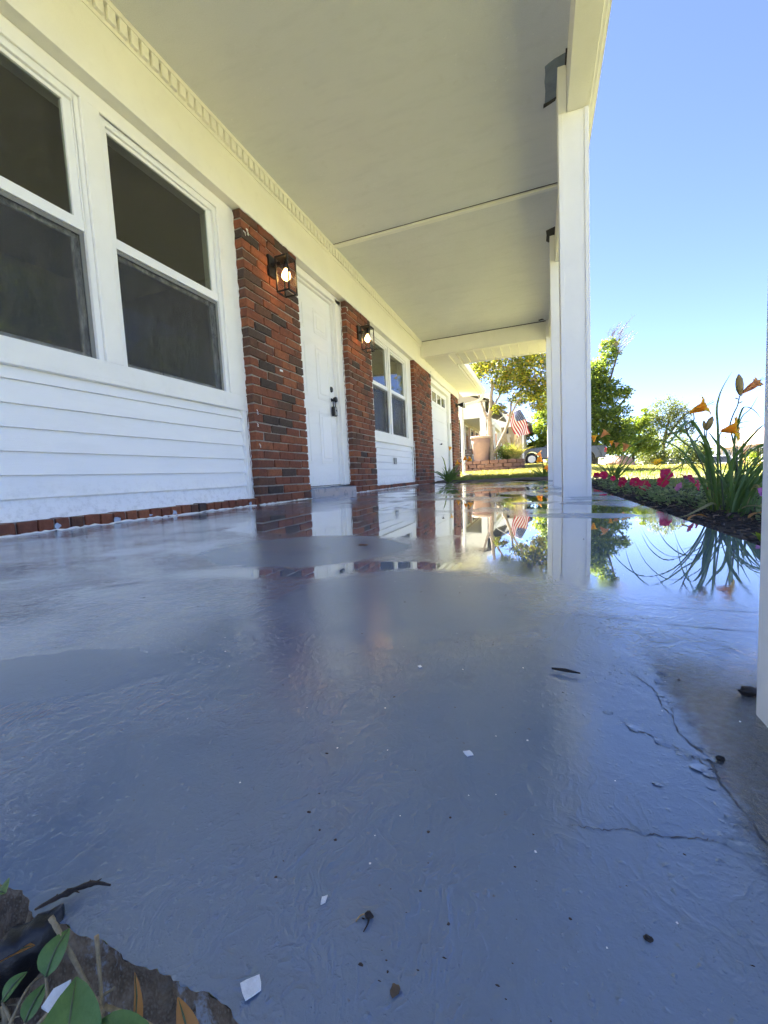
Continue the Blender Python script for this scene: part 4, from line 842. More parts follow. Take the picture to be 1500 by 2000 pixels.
def clump(label, c, tips, wid, nleaf, h, seed, flowers, group='daylilies in the flower bed'):
    t_ = thing('daylily', label, 'daylily', c, group); q = random.Random(seed); c = Vector(c)
    for i in range(nleaf):
        a = q.uniform(0, 6.28); L_ = h*q.uniform(.55, 1.1); lean = q.uniform(.3, 1.15); P_ = []
        for u in (0, .25, .5, .75, 1): P_.append(c+Vector((q.uniform(-.015, .015)+math.cos(a)*L_*lean*u**1.3, math.sin(a)*L_*lean*.8*u**1.3, L_*(u-.45*lean*u**3))))
        MB().ribbon(smooth_pts(P_, 12), wid*q.uniform(.7, 1.2), .3, (.9, .3, 0)).build('leaf', M['lily'], t_, True)
    for tp in tips:
        tp = Vector(tp); m_ = c*.45+tp*.55+Vector((0, 0, (tp.z-c.z)*.22)); MB().ribbon(smooth_pts([c, m_, tp], 12), wid, .3, (.9, .3, 0)).build('leaf', M['lily'], t_, True)
    for (fp, dr_, sz, mt) in flowers:
        fp = Vector(fp); MB().tube(smooth_pts([c, (c+fp)/2+Vector((.01, 0, .03)), fp], 12), wid*.18, 5).build('flower_stalk', M['stem'], t_, True)
        lily_flower(t_, fp, fp+Vector(dr_)*sz, sz*.8, M[mt], .5, q.random())
    return t_
clump('thin leaved daylily with withered orange blooms just right of the white post', (.82, 5.5, -.05), [(.605, 5.5, .2), (.605, 5.45, .127), (1.191, 5.5, .40), (1.266, 5.5, .335), (1.091, 5.5, .172), (1.04, 5.5, .351)], .014, 34, .36, 31,
      [((.69, 5.5, .50), (.7, 0, .7), .10, 'lilypink'), ((.845, 5.5, .37), (.2, 0, .9), .07, 'lilypink'), ((.925, 5.5, .32), (.4, 0, .9), .10, 'lilypink'), ((.80, 5.5, .40), (0, 0, 1), .06, 'lilyflower'), ((.62, 5.5, .45), (0, 0, 1), .09, 'lilyflower')])
clump('daylily with orange blooms in front of the garage door', (-1.60, 7.75, -.02), [(-1.865, 7.8, .18), (-1.732, 7.8, .514), (-1.318, 7.8, .392), (-1.205, 7.8, .03)], .022, 40, .42, 32,
      [((-1.57, 7.8, .60), (.2, 0, .9), .09, 'lilyflower'), ((-1.33, 7.8, .40), (.7, 0, .4), .11, 'lilyflower'), ((-1.25, 7.8, .38), (.7, -.2, .4), .11, 'lilyflower'), ((-1.38, 7.75, .34), (-.6, -.2, .3), .11, 'lilyflower')])
clump('daylily with yellow and orange blooms past the far porch post', (.09, 8.6, -.05), [(-.066, 8.6, .233), (.215, 8.6, .40), (-.117, 8.6, .036)], .020, 34, .36, 33,
      [((.05, 8.6, .40), (-.5, 0, .7), .13, 'lilypink'), ((.17, 8.6, .38), (.5, 0, .8), .14, 'lilypink'), ((.07, 8.55, .31), (-.5, -.4, .3), .14, 'lilyflower'), ((.17, 8.6, .26), (.5, -.5, .2), .14, 'lilyflower'), ((.12, 8.6, .14), (.3, -.5, .3), .13, 'lilyflower')])
yf = thing('yellow_flower', 'single bright yellow flower nodding over the shaded lawn', 'flower', (1.38, 6.0, -.06))
MB().tube(smooth_pts([(1.44, 6.0, -.06), (1.41, 6.0, .08), (1.385, 6.0, .155)], 8), .003, 5).build('stalk', M['stem'], yf)
lily_flower(yf, (1.385, 6, .150), (1.372, 5.97, .185), .09, leafmat('yellow_petal', [(.80, .52, .02), (.85, .6, .04)], .4), .5, .2)

# ------------------------------------------------------------------ petunias
def petunia_flower(par, c, nrm, r_, mat, seed):
    q = random.Random(seed); c = Vector(c); n_ = Vector(nrm).normalized(); a = n_.cross(Vector((.2, .1, 1))).normalized(); b = n_.cross(a); mb = MB(); K = 30
    mb.v.append(tuple(c-n_*r_*.5)); prof = ((.18, -.30), (.42, -.08), (.75, .04), (1.0, .02))
    for i, (pr, ph) in enumerate(prof):
        for k in range(K):
            an = 2*math.pi*k/K; lob = 1-.16*(abs(math.cos(2.5*an))**3)*pr; ruf = .10*pr*pr*math.sin(an*10+seed)+.05*q.uniform(-1, 1)*pr
            mb.v.append(tuple(c+(a*math.cos(an)+b*math.sin(an))*r_*pr*lob+n_*r_*(ph+ruf)))
    mb.f = [(0, 1+k, 1+(k+1) % K) for k in range(K)]
    for i in range(len(prof)-1): mb.f += [(1+i*K+k, 1+(i+1)*K+k, 1+(i+1)*K+(k+1) % K, 1+i*K+(k+1) % K) for k in range(K)]
    fl_ = mb.build('flower', mat, par, True)
    MB().tube([c-n_*r_*.95, c-n_*r_*.4], [r_*.09, r_*.16], 6).build('throat', M['petleaf'], fl_)
def petunia(label, c, rad, h, nleaf, flowers, seed):
    t_ = thing('petunia', label, 'petunia', (c[0], c[1], -.05), 'petunias along the flower bed'); q = random.Random(seed); mb = MB()
    for i in range(nleaf):
        a = q.uniform(0, 6.28); r_ = rad*math.sqrt(q.random()); z = -.05+h*q.random()*(1-.5*(r_/rad)**2); p = Vector((c[0]+r_*math.cos(a), c[1]+r_*math.sin(a)*1.4, z))
        d = Vector((math.cos(a)+q.uniform(-.8, .8), math.sin(a)+q.uniform(-.8, .8), q.uniform(-.1, 1.0))).normalized(); L_ = q.uniform(.018, .036); s = d.cross(Vector((q.uniform(-1, 1), q.uniform(-1, 1), 1))).normalized()*L_*.24
        n_ = s.cross(d).normalized()*L_*.08
        mb.add([p, p+d*L_*.5-s+n_, p+d*L_, p+d*L_*.5+s+n_, p+d*L_*.5-n_], [(0, 4, 1), (1, 4, 2), (2, 4, 3), (3, 4, 0)])
    o = mb.build('foliage', M['petleaf'], t_); o['kind'] = 'stuff'
    for i in range(7):
        a = i*.9; MB().tube(smooth_pts([(c[0], c[1], -.05), (c[0]+rad*.4*math.cos(a), c[1]+rad*.5*math.sin(a), -.05+h*.6), (c[0]+rad*.8*math.cos(a), c[1]+rad*math.sin(a), -.05+h*.5)], 6), .0022, 5).build('stem', M['stem'], t_)
    for i, (p, n_, r_, mt) in enumerate(flowers): petunia_flower(t_, p, n_, r_*.74, M[mt], seed*7+i)
petunia('petunia with two hot pink blooms at the far end of the bed by the post', (.66, 5.3), .16, .10, 200, [((.65, 5.55, .055), (-.2, -1, .3), .055, 'petunia'), ((.65, 4.98, .065), (.1, -1, .3), .062, 'petunia')], 1)
petunia('small petunia with one half hidden bloom in front of the thin daylily', (.68, 4.5), .13, .07, 150, [((.66, 4.45, .040), (.1, -1, .1), .036, 'petunia')], 2)
petunia('petunia with one pair of dark pink blooms left of the bright twin blooms', (.66, 3.95), .15, .08, 190, [((.655, 3.93, .033), (.3, -1, .4), .048, 'petunia'), ((.635, 3.86, .005), (-.4, -1, .2), .040, 'petunia')], 3)
petunia('petunia with two large bright pink blooms touching each other', (.66, 3.30), .17, .09, 240, [((.645, 3.40, .037), (-.3, -1, .4), .052, 'petunia'), ((.655, 3.17, .020), (.2, -1, .5), .055, 'petunia')], 4)
petunia('bushy petunia with one bloom stacked above another', (.70, 2.68), .17, .11, 330, [((.655, 2.67, .100), (.1, -1, .5), .047, 'petunia'), ((.645, 2.70, .056), (-.1, -1, .3), .042, 'petunia'), ((.72, 2.55, .075), (.6, .3, .5), .030, 'petpurple')], 5)
petunia('petunia with red pink blooms and one purple bloom left of the big daylily', (.68, 2.33), .15, .10, 300, [((.655, 2.27, .082), (.7, -.6, .4), .034, 'petunia'), ((.665, 2.22, .055), (.9, -.5, .1), .036, 'petunia'), ((.648, 2.43, .040), (-.8, -.3, .45), .032, 'petpurple'), ((.67, 2.42, .092), (.4, -.2, .8), .026, 'petunia')], 6)
petunia('low grey green petunia with faded purple bloom right of the big daylily', (.78, 1.62), .12, .06, 160, [((.66, 1.635, .050), (.5, -.6, .4), .028, 'petpurple')], 7)
petunia('low petunia foliage with a dusky bloom behind the daylily stems', (.74, 2.06), .13, .07, 200, [((.655, 2.03, .040), (-.2, -1, .1), .026, 'petunia')], 8)

# ------------------------------------------------------------------ mulch, grass
def chips(n, xr, yr, seed, big=1.0):
    q = np.random.default_rng(seed); mb = MB(); V = []; F = []
    for i in range(n):
        u = q.random(); x = xr[0]+(xr[1]-xr[0])*q.random(); y = yr[0]+(yr[1]-yr[0])*u**1.5; a = q.random()*6.28; L_ = q.uniform(.010, .035)*big*(.8+.12*y); w_ = L_*q.uniform(.18, .4); h = q.uniform(.002, .005)*(1+.1*y); z = -.048+q.random()*.016; ti = q.uniform(-.3, .3)
        ca, sa = math.cos(a), math.sin(a); o = len(V)
        for (dx, dy, dz) in ((-1, -.6, 0), (1, -1, 0), (1, .7, 0), (-1, 1, 0), (-.8, -.4, 1), (.8, -.7, 1), (.9, .5, 1), (-.9, .7, 1)):
            lx, ly = dx*L_*.5, dy*w_*.5; V.append((max(x+lx*ca-ly*sa, .447), y+lx*sa+ly*ca, z+dz*h+lx*ti))
        F += [(o+4, o+5, o+6, o+7), (o, o+1, o+5, o+4), (o+1, o+2, o+6, o+5), (o+2, o+3, o+7, o+6), (o+3, o, o+4, o+7)]
    mb.v, mb.f = V, F; return mb
stuff(chips(7500, (.447, 1.02), (.3, 8.6), 3).build('mulch', M['mulch']), 'dark bark mulch covering the flower bed', 'mulch')
for lab, p, mt in (('orange brown dead leaf on the mulch by the slab edge', (.485, 1.62), 'dryleaf'), ('brown curled leaf under the big daylily', (.66, 1.66), 'dryleaf')):
    broad_leaf('fallen_leaf', (p[0]-.03, p[1]-.01, -.032), (p[0]+.03, p[1]+.01, -.024), .026, lab, M[mt], .012, (0, .2, 1), 'leaf')
for lab, p in (('small green weed seedling in the mulch close to the slab edge', (.505, 1.25)), ('green weed seedling on the mulch behind the near post', (.49, 1.02))):
    t_ = thing('weed_seedling', lab, 'weed', (p[0], p[1], -.045))
    for k in range(6):
        a = k*1.1+p[0]*9; broad_leaf('leaf', (p[0], p[1], -.045), (p[0]+.022*math.cos(a), p[1]+.022*math.sin(a), -.026+.005*(k % 3)), .013, None, M['treey'], .003, parent=t_, n=6)
def blades(name, x, y, h, wd, mat, label, zoff=0.0, seed=1):
    n = len(x); q = np.random.default_rng(seed); z = gz(x, y)+zoff; a = q.random(n)*6.283; hh = h*q.uniform(.55, 1.25, n); ln = hh*q.uniform(.1, .8, n); b = q.random(n)*6.283
    w2 = wd*q.uniform(.6, 1.3, n)*.5; dx, dy = np.cos(a)*w2, np.sin(a)*w2; tx, ty = x+np.cos(b)*ln, y+np.sin(b)*ln
    V = np.stack([np.stack([x-dx, y-dy, z-.01], -1), np.stack([x+dx, y+dy, z-.01], -1), np.stack([x+.35*(tx-x)+dx*.7, y+.35*(ty-y)+dy*.7, z+hh*.6], -1), np.stack([x+.35*(tx-x)-dx*.7, y+.35*(ty-y)-dy*.7, z+hh*.6], -1), np.stack([tx, ty, z+hh], -1)], 1).reshape(-1, 3)
    me = bpy.data.meshes.new(name); i = np.arange(n)*5
    F = [tuple(f) for f in np.stack([i, i+1, i+2, i+3], -1).tolist()]+[tuple(f) for f in np.stack([i+3, i+2, i+4], -1).tolist()]
    me.from_pydata(V.tolist(), [], F); me.materials.append(mat); return stuff(link(name, me), label, 'grass')
q = np.random.default_rng(4)
d = 1.2+14*q.random(26000)**1.3; a = .05+.62*q.random(26000); x = d*np.sin(a); y = d*np.cos(a); k = (x > 1.0)
blades('lawn_grass', x[k], y[k], .055, .006, M['grass'], 'shaded green lawn behind the flower bed', seed=1)
d = 12+40*q.random(26000)**1.2; a = .06+.5*q.random(26000); x = d*np.sin(a); y = d*np.cos(a); k = (x < 9) & (x > 1.5)
blades('sunny_lawn_grass', x[k], y[k], .09, .03, M['grassdry'], 'yellow sunlit lawn stretching to the road', seed=2)
x = q.uniform(-2.6, 1.6, 22000); y = 9.0+18*q.random(22000)**1.4; k = ~((y > 14.6) & (y < 17.5) & (x < -.5)) & ~((x < -1.7) & (y < 11.5))
blades('side_lawn_grass', x[k], y[k], .075, .016, M['grassdry'], 'bright yellow green grass between the porch end and the raised bed', seed=3)
x = q.uniform(-1.9, .45, 2600); y = q.uniform(8.6, 9.6, 2600); blades('border_grass', x, y, .05, .012, M['grass'], 'short grass fringe at the end of the porch slab', seed=5)

# ------------------------------------------------------------------ trees and shrubs
def foliage(name, blobs, n, size, mat, parent, seed, clumps=70, tight=.16):
    q = np.random.default_rng(seed); wts = np.array([b[1][0]*b[1][1]*b[1][2] for b in blobs])**.75; wts /= wts.sum(); C = []
    for b, w_ in zip(blobs, wts):
        m = max(6, int(clumps*w_*len(blobs))); v_ = q.normal(size=(m, 3)); v_ /= np.linalg.norm(v_, axis=1)[:, None]; r_ = q.uniform(.35, 1.05, m)**.6
        C.append((np.array(b[0])+v_*r_[:, None]*np.array(b[1]), np.full(m, min(b[1])*tight*2.2)))
    cc = np.concatenate([c[0] for c in C]); cr = np.concatenate([c[1] for c in C]); pick = q.integers(0, len(cc), n)
    p = cc[pick]+q.normal(size=(n, 3))*cr[pick][:, None]*np.array([1, 1, .7])
    d = q.normal(size=(n, 3)); d[:, 2] *= .5; d /= np.linalg.norm(d, axis=1)[:, None]; e = q.normal(size=(n, 3)); s = np.cross(d, e); s /= np.linalg.norm(s, axis=1)[:, None]
    L_ = size*q.uniform(.6, 1.3, n)[:, None]; V = np.stack([p-d*L_*.5, p-s*L_*.3, p+d*L_*.5, p+s*L_*.3], 1).reshape(-1, 3)
    i = np.arange(n)*4; me = bpy.data.meshes.new(name); me.from_pydata(V.tolist(), [], [tuple(f) for f in np.stack([i, i+1, i+2, i+3], -1).tolist()]); me.materials.append(mat)
    o = link(name, me, parent); o['kind'] = 'stuff'; return o, cc
def tree(name, label, base, limbs, blobs, n, size, lmat, bmat, seed, group=None, clumps=70, tight=.16, twigs=24):
    t_ = thing(name, label, 'tree', base, group); q = random.Random(seed)
    for i, (P_, r0, r1) in enumerate(limbs):
        k = 14; pts = smooth_pts(P_, k); pts = [p+Vector((q.uniform(-1, 1), q.uniform(-1, 1), 0))*r0*.18*(0 < j < k-1) for j, p in enumerate(pts)]
        MB().tube(pts, [r0+(r1-r0)*j/(k-1) for j in range(k)], 9).build('trunk' if i == 0 else 'limb', bmat, t_, True)
    o, cc = foliage('crown', blobs, n, size, lmat, t_, seed, clumps, tight)
    mb = MB(); ends = [Vector(P_[-1]) for P_, _, _ in limbs]+[Vector(P_[len(P_)//2]) for P_, _, _ in limbs]
    for i in range(twigs):
        c = Vector(cc[q.randrange(len(cc))]); e = min(ends, key=lambda v_: (v_-c).length); r_ = limbs[0][1]*.10
        mb.tube(smooth_pts([e, (e+c)/2+Vector((q.uniform(-.1, .1), q.uniform(-.1, .1), .1)), c], 6), [r_, r_*.8, r_*.6, r_*.5, r_*.35, r_*.2], 5)
    if twigs: stuff(mb.build('twigs', bmat, t_))
    return t_
tree('maple_tree', 'small gold and green tree with pale forked trunk rising from the raised bed', (-1.56, 15.5, .45),
     [([(-1.56, 15.5, .42), (-1.62, 15.5, 1.2), (-1.64, 15.5, 2.0), (-1.55, 15.5, 2.6), (-1.5, 15.5, 3.4)], .12, .05), ([(-1.52, 15.5, .75), (-1.2, 15.45, 1.35), (-.95, 15.4, 1.95), (-.85, 15.4, 2.6)], .075, .03), ([(-1.62, 15.5, 1.8), (-1.85, 15.5, 2.5), (-2.1, 15.5, 3.3)], .055, .02), ([(-1.58, 15.5, 2.3), (-1.25, 15.6, 2.9), (-.9, 15.6, 3.6)], .05, .02), ([(-.95, 15.4, 2.0), (-.6, 15.3, 2.6), (-.2, 15.2, 3.1)], .04, .015), ([(-1.52, 15.5, 3.0), (-1.3, 15.4, 3.6), (-1.2, 15.3, 4.2)], .04, .015)],
     [((-1.1, 15.4, 4.0), (1.15, 1.2, .62)), ((-.15, 15.2, 3.5), (.85, 1.0, .68)), ((-2.05, 15.5, 3.9), (.5, .8, .38)), ((-.3, 15.5, 2.75), (.62, .8, .42)), ((-.9, 15.2, 3.2), (.6, .7, .35)), ((.12, 15.2, 2.5), (.35, .6, .35)), ((-1.25, 15.2, 2.3), (.25, .3, .2)), ((-1.0, 15.4, 4.9), (1.3, 1.2, .5))], 19000, .09, M['maple'], M['bark'], 41, None, 40, .13, 60)
tree('shade_tree', 'tall dense green tree behind the pickup truck and the porch posts', (4.6, 41, .3),
     [([(4.6, 41, .2), (4.7, 41, 3), (4.9, 41, 6), (5.2, 41, 9)], .35, .10), ([(4.8, 41, 5), (5.6, 40.5, 7), (6.2, 40, 8.9), (6.4, 40, 10.0)], .14, .02), ([(4.7, 41, 3), (6, 40.5, 4.6), (7.4, 40, 6.4)], .16, .05), ([(4.7, 41, 3.5), (3, 41, 5), (1.8, 41, 6.5)], .18, .05)],
     [((5.7, 40.4, 9.9), (.75, .8, 1.35)), ((5.1, 40.6, 8.4), (1.0, 1.2, 1.1)), ((6.15, 40, 6.2), (1.15, 1.2, .9)), ((4.6, 41, 6.4), (1.8, 1.8, 1.6)), ((5.4, 40, 4.4), (1.8, 1.6, 1.3)), ((3.2, 41.5, 7.5), (2.0, 2, 2.4)), ((4.6, 40, 2.4), (2.2, 1.8, 1.4)), ((6.6, 40, 2.6), (1.2, 1.2, 1.2))], 26000, .22, M['treeg'], M['bark2'], 42, None, 60, .10, 60)
bt = [o for o in COL.objects if o.type == 'EMPTY' and o.name.startswith('shade_tree')][0]; mb = MB(); q = random.Random(9)
for i in range(34):
    b0 = Vector((6.0+q.uniform(-.5, .5), 40, 10.2+q.uniform(-.8, .8))); tp = b0+Vector((q.uniform(-.1, 1.3), 0, q.uniform(.5, 1.6))); mb.tube(smooth_pts([b0, (b0+tp)/2+Vector((q.uniform(-.15, .15), 0, .1)), tp], 6), [.022, .018, .015, .012, .01, .006], 4)
    for k in range(3): m_ = b0.lerp(tp, .4+.2*k); mb.tube([m_, m_+Vector((q.uniform(-.3, .35), 0, q.uniform(.1, .4)))], [.010, .005], 4)
stuff(mb.build('bare_twigs', M['bark'], bt))
tree('shade_tree', 'bright yellow green tree over the truck hood left of the porch posts', (.2, 39, .6),
     [([(.2, 39, .5), (.1, 39, 2.5), (0, 39, 5)], .22, .06), ([(.1, 39, 2), (-.9, 39, 3.2), (-1.4, 39, 4)], .1, .03)],
     [((-.3, 39, 3.0), (1.3, 1.3, 1.0)), ((.9, 39, 4.4), (1.2, 1.2, 1.1)), ((.8, 39, 2.3), (1.6, 1.3, .9)), ((2.0, 39, 6), (1.5, 1.4, 1.6)), ((-.8, 39, 1.9), (1.0, 1.0, .6))], 10500, .25, M['treey'], M['bark2'], 43, None, 30, .14, 20)
tree('shade_tree', 'sparse airy tree with bare lower branches standing alone against the sky', (12.1, 50, -1),
     [([(12.1, 50, -1.1), (12.0, 50, 1.5), (12.2, 50, 3.2), (12.5, 50, 5)], .22, .07), ([(12.1, 50, 2.4), (13.2, 49.8, 4.2), (13.9, 49.6, 5.2)], .12, .03), ([(12.0, 50, 2), (11.2, 50, 3.6), (10.9, 50, 5)], .11, .03), ([(12.1, 50, 3), (13.6, 49.8, 3.4), (14.4, 49.6, 3.7)], .08, .02)],
     [((12.0, 50, 5.5), (1.5, 1.2, 1.5)), ((13.3, 49.7, 4.7), (1.25, 1.1, 1.25)), ((11.0, 50, 4.3), (1.2, 1.1, 1.1)), ((12.3, 50, 3.2), (1.9, 1.2, 1.1)), ((14.1, 49.6, 3.4), (.6, .7, .7)), ((10.6, 50, 2.6), (.8, .9, .9))], 9000, .17, M['treeo'], M['bark2'], 44, None, 60, .10, 90)
tree('shade_tree', 'mid green small tree between the dense tree and the airy tree', (8.2, 44, -.1),
     [([(8.2, 44, -.2), (8.2, 44, 2), (8.3, 44, 4)], .16, .05), ([(8.2, 44, 1.5), (8.9, 44, 3.6), (9.3, 44, 5.2)], .07, .02)],
     [((8.0, 44, 3.9), (.9, 1, .8)), ((8.6, 44, 2.9), (1.2, 1.1, 1.0)), ((9.1, 44, 4.4), (.5, .6, .8)), ((7.6, 44, 1.9), (1.4, 1.2, 1.0)), ((9.3, 44, 1.9), (.9, 1, .8))], 11000, .18, M['treey'], M['bark2'], 45, None, 60, .10, 40)
tree('yard_tree', 'yard tree mirrored in the lower panes of the leftmost window', (8.6, 7.2, -.06), [([(8.6, 7.2, -.1), (8.6, 7.2, 1.6), (8.7, 7.3, 3.4), (8.6, 7.2, 5.2)], .16, .05), ([(8.6, 7.2, 2), (9.4, 7.6, 3.4), (9.8, 8, 4.6)], .08, .02)], [((8.6, 7.2, 5.2), (1.7, 1.8, 1.2)), ((8.9, 8.2, 4.0), (1.2, 1.2, .9)), ((8.3, 6.2, 4.2), (1.1, 1.1, .9))], 4500, .2, M['treeg'], M['bark2'], 61, None, 40, .12, 20)
tree('yard_tree', 'yard tree mirrored in the lower panes of the second window', (9.4, 12.8, -.06), [([(9.4, 12.8, -.1), (9.4, 12.8, 1.6), (9.5, 12.8, 3.2), (9.3, 12.9, 5)], .15, .05), ([(9.4, 12.8, 1.8), (8.6, 12.4, 3.2), (8.2, 12, 4.3)], .08, .02)], [((9.3, 12.8, 4.9), (1.8, 1.8, 1.2)), ((9.8, 13.8, 3.8), (1.1, 1.2, .8)), ((8.6, 12.0, 3.9), (1.1, 1.1, .8))], 4500, .2, M['treeo'], M['bark2'], 62, None, 40, .12, 20)
def shrub(name, label, base, blobs, n, size, mat, seed, twigs=14, bmat=None):
    t_ = thing(name, label, 'shrub', base); o, cc = foliage('foliage', blobs, n, size, M[mat], t_, seed, 26, .18); mb = MB(); q = random.Random(seed)
    for i in range(twigs): c = Vector(cc[q.randrange(len(cc))]); b = Vector(base); mb.tube(smooth_pts([b, (b+c)/2+Vector((0, 0, .05*size)), c], 5), size*.09, 5)
    stuff(mb.build('branches', bmat or M['bark2'], t_)); return t_
shrub('shrub', 'brown grey half bare hedge under the airy tree', (10.2, 46, -.6), [((9.9, 46, 1.0), (1.3, 1, 1.1)), ((10.9, 46, .5), (.9, .9, .8)), ((10.4, 46, 1.9), (.7, .8, .7))], 3600, .17, 'treeo', 51, 80, M['bark'])
shrub('shrub', 'round yellow green bush left of the far white house', (12.9, 45.5, -1.0), [((12.7, 45.5, .9), (1.5, 1.2, 1.5)), ((13.9, 45.5, .5), (.8, .9, 1.0))], 5600, .18, 'treeo', 52)
shrub('shrub', 'dark leafy shrub on the raised bed right of the trunk', (-1.2, 15.7, .5), [((-1.15, 15.7, .78), (.32, .3, .28)), ((-.9, 15.8, .75), (.25, .3, .22))], 2200, .07, 'treeg', 53)
shrub('shrub', 'small bright green bush beside the far white house', (21.5, 54, -1), [((21.2, 53.5, .1), (.8, .8, .9))], 1500, .2, 'treey', 54)
og = thing('ornamental_grass', 'fountain of long arching grass at the right end of the raised bed', 'grass', (-.75, 15.6, .5)); q = random.Random(8)
mb = MB()
for i in range(260):
    a = q.uniform(0, 6.28); L_ = q.uniform(.45, .85); le = q.uniform(.2, .95); c = Vector((-.78+q.uniform(-.1, .1), 15.6+q.uniform(-.1, .1), .5))
    mb.ribbon([c+Vector((math.cos(a)*L_*le*u**1.5, math.sin(a)*L_*le*u**1.5, L_*(u-.5*le*u**3))) for u in (0, .3, .6, .85, 1)], .012, .3, (.9, .3, .1))
o = mb.build('blades', M['grassdry'], og); o['kind'] = 'stuff'
mb = MB()
for i in range(26):
    a = q.uniform(0, 6.28); c = Vector((-.85, 15.65, .5)); tp = c+Vector((math.cos(a)*.3, math.sin(a)*.3, q.uniform(.7, .95))); mb.tube([c, (c+tp)/2+Vector((0, 0, .1)), tp], [.004, .003, .018], 5)
o = mb.build('plumes', M['straw'], og); o['kind'] = 'stuff'
# far belt of trees that reads as one mass
bl = []
q = random.Random(77)
for i in range(60):
    a = -.75+2.35*i/59; d_ = 115+q.uniform(-10, 25); h = q.uniform(2.2, 4.2)
    if a > .15: h *= .8
    bl.append(((d_*math.sin(a), d_*math.cos(a), h*.55-1.0), (4.5, 4, h)))
o, _ = foliage('far_trees', bl, 26000, .8, M['treeo'], None, 78, 16, .2); tag(o, 'low belt of distant trees along the horizon', 'trees')

# ------------------------------------------------------------------ raised bed, planter, bench
rb = thing('raised_bed', 'low curved raised bed built of red brown landscape blocks', 'raised bed', (-1.6, 15.6, .15))
path = smooth_pts([(-2.75, 15.15, 0), (-2.2, 15.0, 0), (-1.5, 14.93, 0), (-1.0, 15.0, 0), (-.68, 15.25, 0), (-.55, 15.7, 0), (-.7, 16.3, 0)], 120)
ln = [0]
for a, b in zip(path[:-1], path[1:]): ln.append(ln[-1]+(b-a).length)
def at_len(s):
    s = max(0, min(ln[-1]-1e-4, s)); i = max(j for j in range(len(ln)) if ln[j] <= s); i = min(i, len(path)-2); u = (s-ln[i])/(ln[i+1]-ln[i]); return path[i].lerp(path[i+1], u), (path[i+1]-path[i]).normalized()
bme = []
for s_ in range(4):
    b = bmesh.new(); bmesh.ops.create_cube(b, size=1); qq = random.Random(s_)
    for v_ in b.verts: v_.co = Vector((v_.co.x*.285, v_.co.y*.17, v_.co.z*.128))+Vector((qq.uniform(-.008, .008),)*3)
    bmesh.ops.bevel(b, geom=b.edges[:], offset=.016, segments=1, affect='EDGES'); me = bpy.data.meshes.new('block'); b.to_mesh(me); b.free(); t = None; bme.append(me)
t = NT('landscape_block'); c = t.ramp(t.orand(), [(0, (.15, .075, .055)), (.4, (.22, .115, .08)), (.7, (.18, .09, .065)), (1, (.26, .145, .10))]); t.set(Base_Color=t.mix(t.rng(t.noise(14, 6, .7), .45, .75, 0, .5), c, (.16, .11, .09)), Roughness=.9, Normal=t.bump(t.noise(40, 6, .7), .8, .01))
for me in bme: me.materials.append(t.m)
for cz in range(3):
    s = .145 if cz % 2 else .0; q = random.Random(cz)
    while s < ln[-1]:
        p, tg = at_len(s+.14); o = link('block', q.choice(bme), rb, (p.x, p.y, float(gz(-1.6, 15))+.065+cz*.134)); o.rotation_euler = (0, 0, math.atan2(tg.y, tg.x)+q.uniform(-.03, .03)); s += .295
k = len(path); z = float(gz(-1.6, 15))+.36; mb = MB(); mb.v = [(p.x, p.y+.06, z) for p in path]+[(-1.7, 16.0, z+.05), (-2.75, 16.4, z)]; mb.f = [(i, i+1, k) for i in range(k-1)]+[(k, k+1, 0)]; mb.build('bed_soil', M['soil'], rb)
pl = thing('planter', 'tall pale clay planter with thick rim standing on the raised bed', 'planter', (-1.94, 15.3, .50))
MB().lathe([(.235, .50), (.245, .54), (.275, .80), (.315, 1.15), (.335, 1.38), (.300, 1.38), (.29, 1.2), (.05, 1.15)], (-1.94, 15.3, 0), 32).build('pot', M['terracotta'], pl, True)
MB().lathe([(.335, 1.36), (.362, 1.375), (.366, 1.42), (.350, 1.445), (.315, 1.44), (.305, 1.37)], (-1.94, 15.3, 0), 32).build('rim', pmat('pale_rim', (.42, .31, .25), .8, .1, 9), pl, True)
bn = thing('bench', 'dark low slatted bench on the raised bed left of the planter', 'bench', (-2.55, 15.45, .5)); dk = pmat('dark_stained_wood', (.045, .028, .024), .6, .3, 12)
for i in range(4): MB().box(-2.85, -2.32, 15.35+i*.085, 15.42+i*.085, .665, .69).build('seat_slat', dk, bn, bevel=.004)
for i in range(3): MB().box(-2.85, -2.32, 15.70+i*.01, 15.725+i*.01, .76+i*.10, .84+i*.10).build('back_slat', dk, bn, bevel=.004)
for xx in (-2.84, -2.37):
    for yy in (15.36, 15.68): MB().box(xx, xx+.04, yy, yy+.04, .50, .664 if yy < 15.5 else 1.05).build('leg', dk, bn)

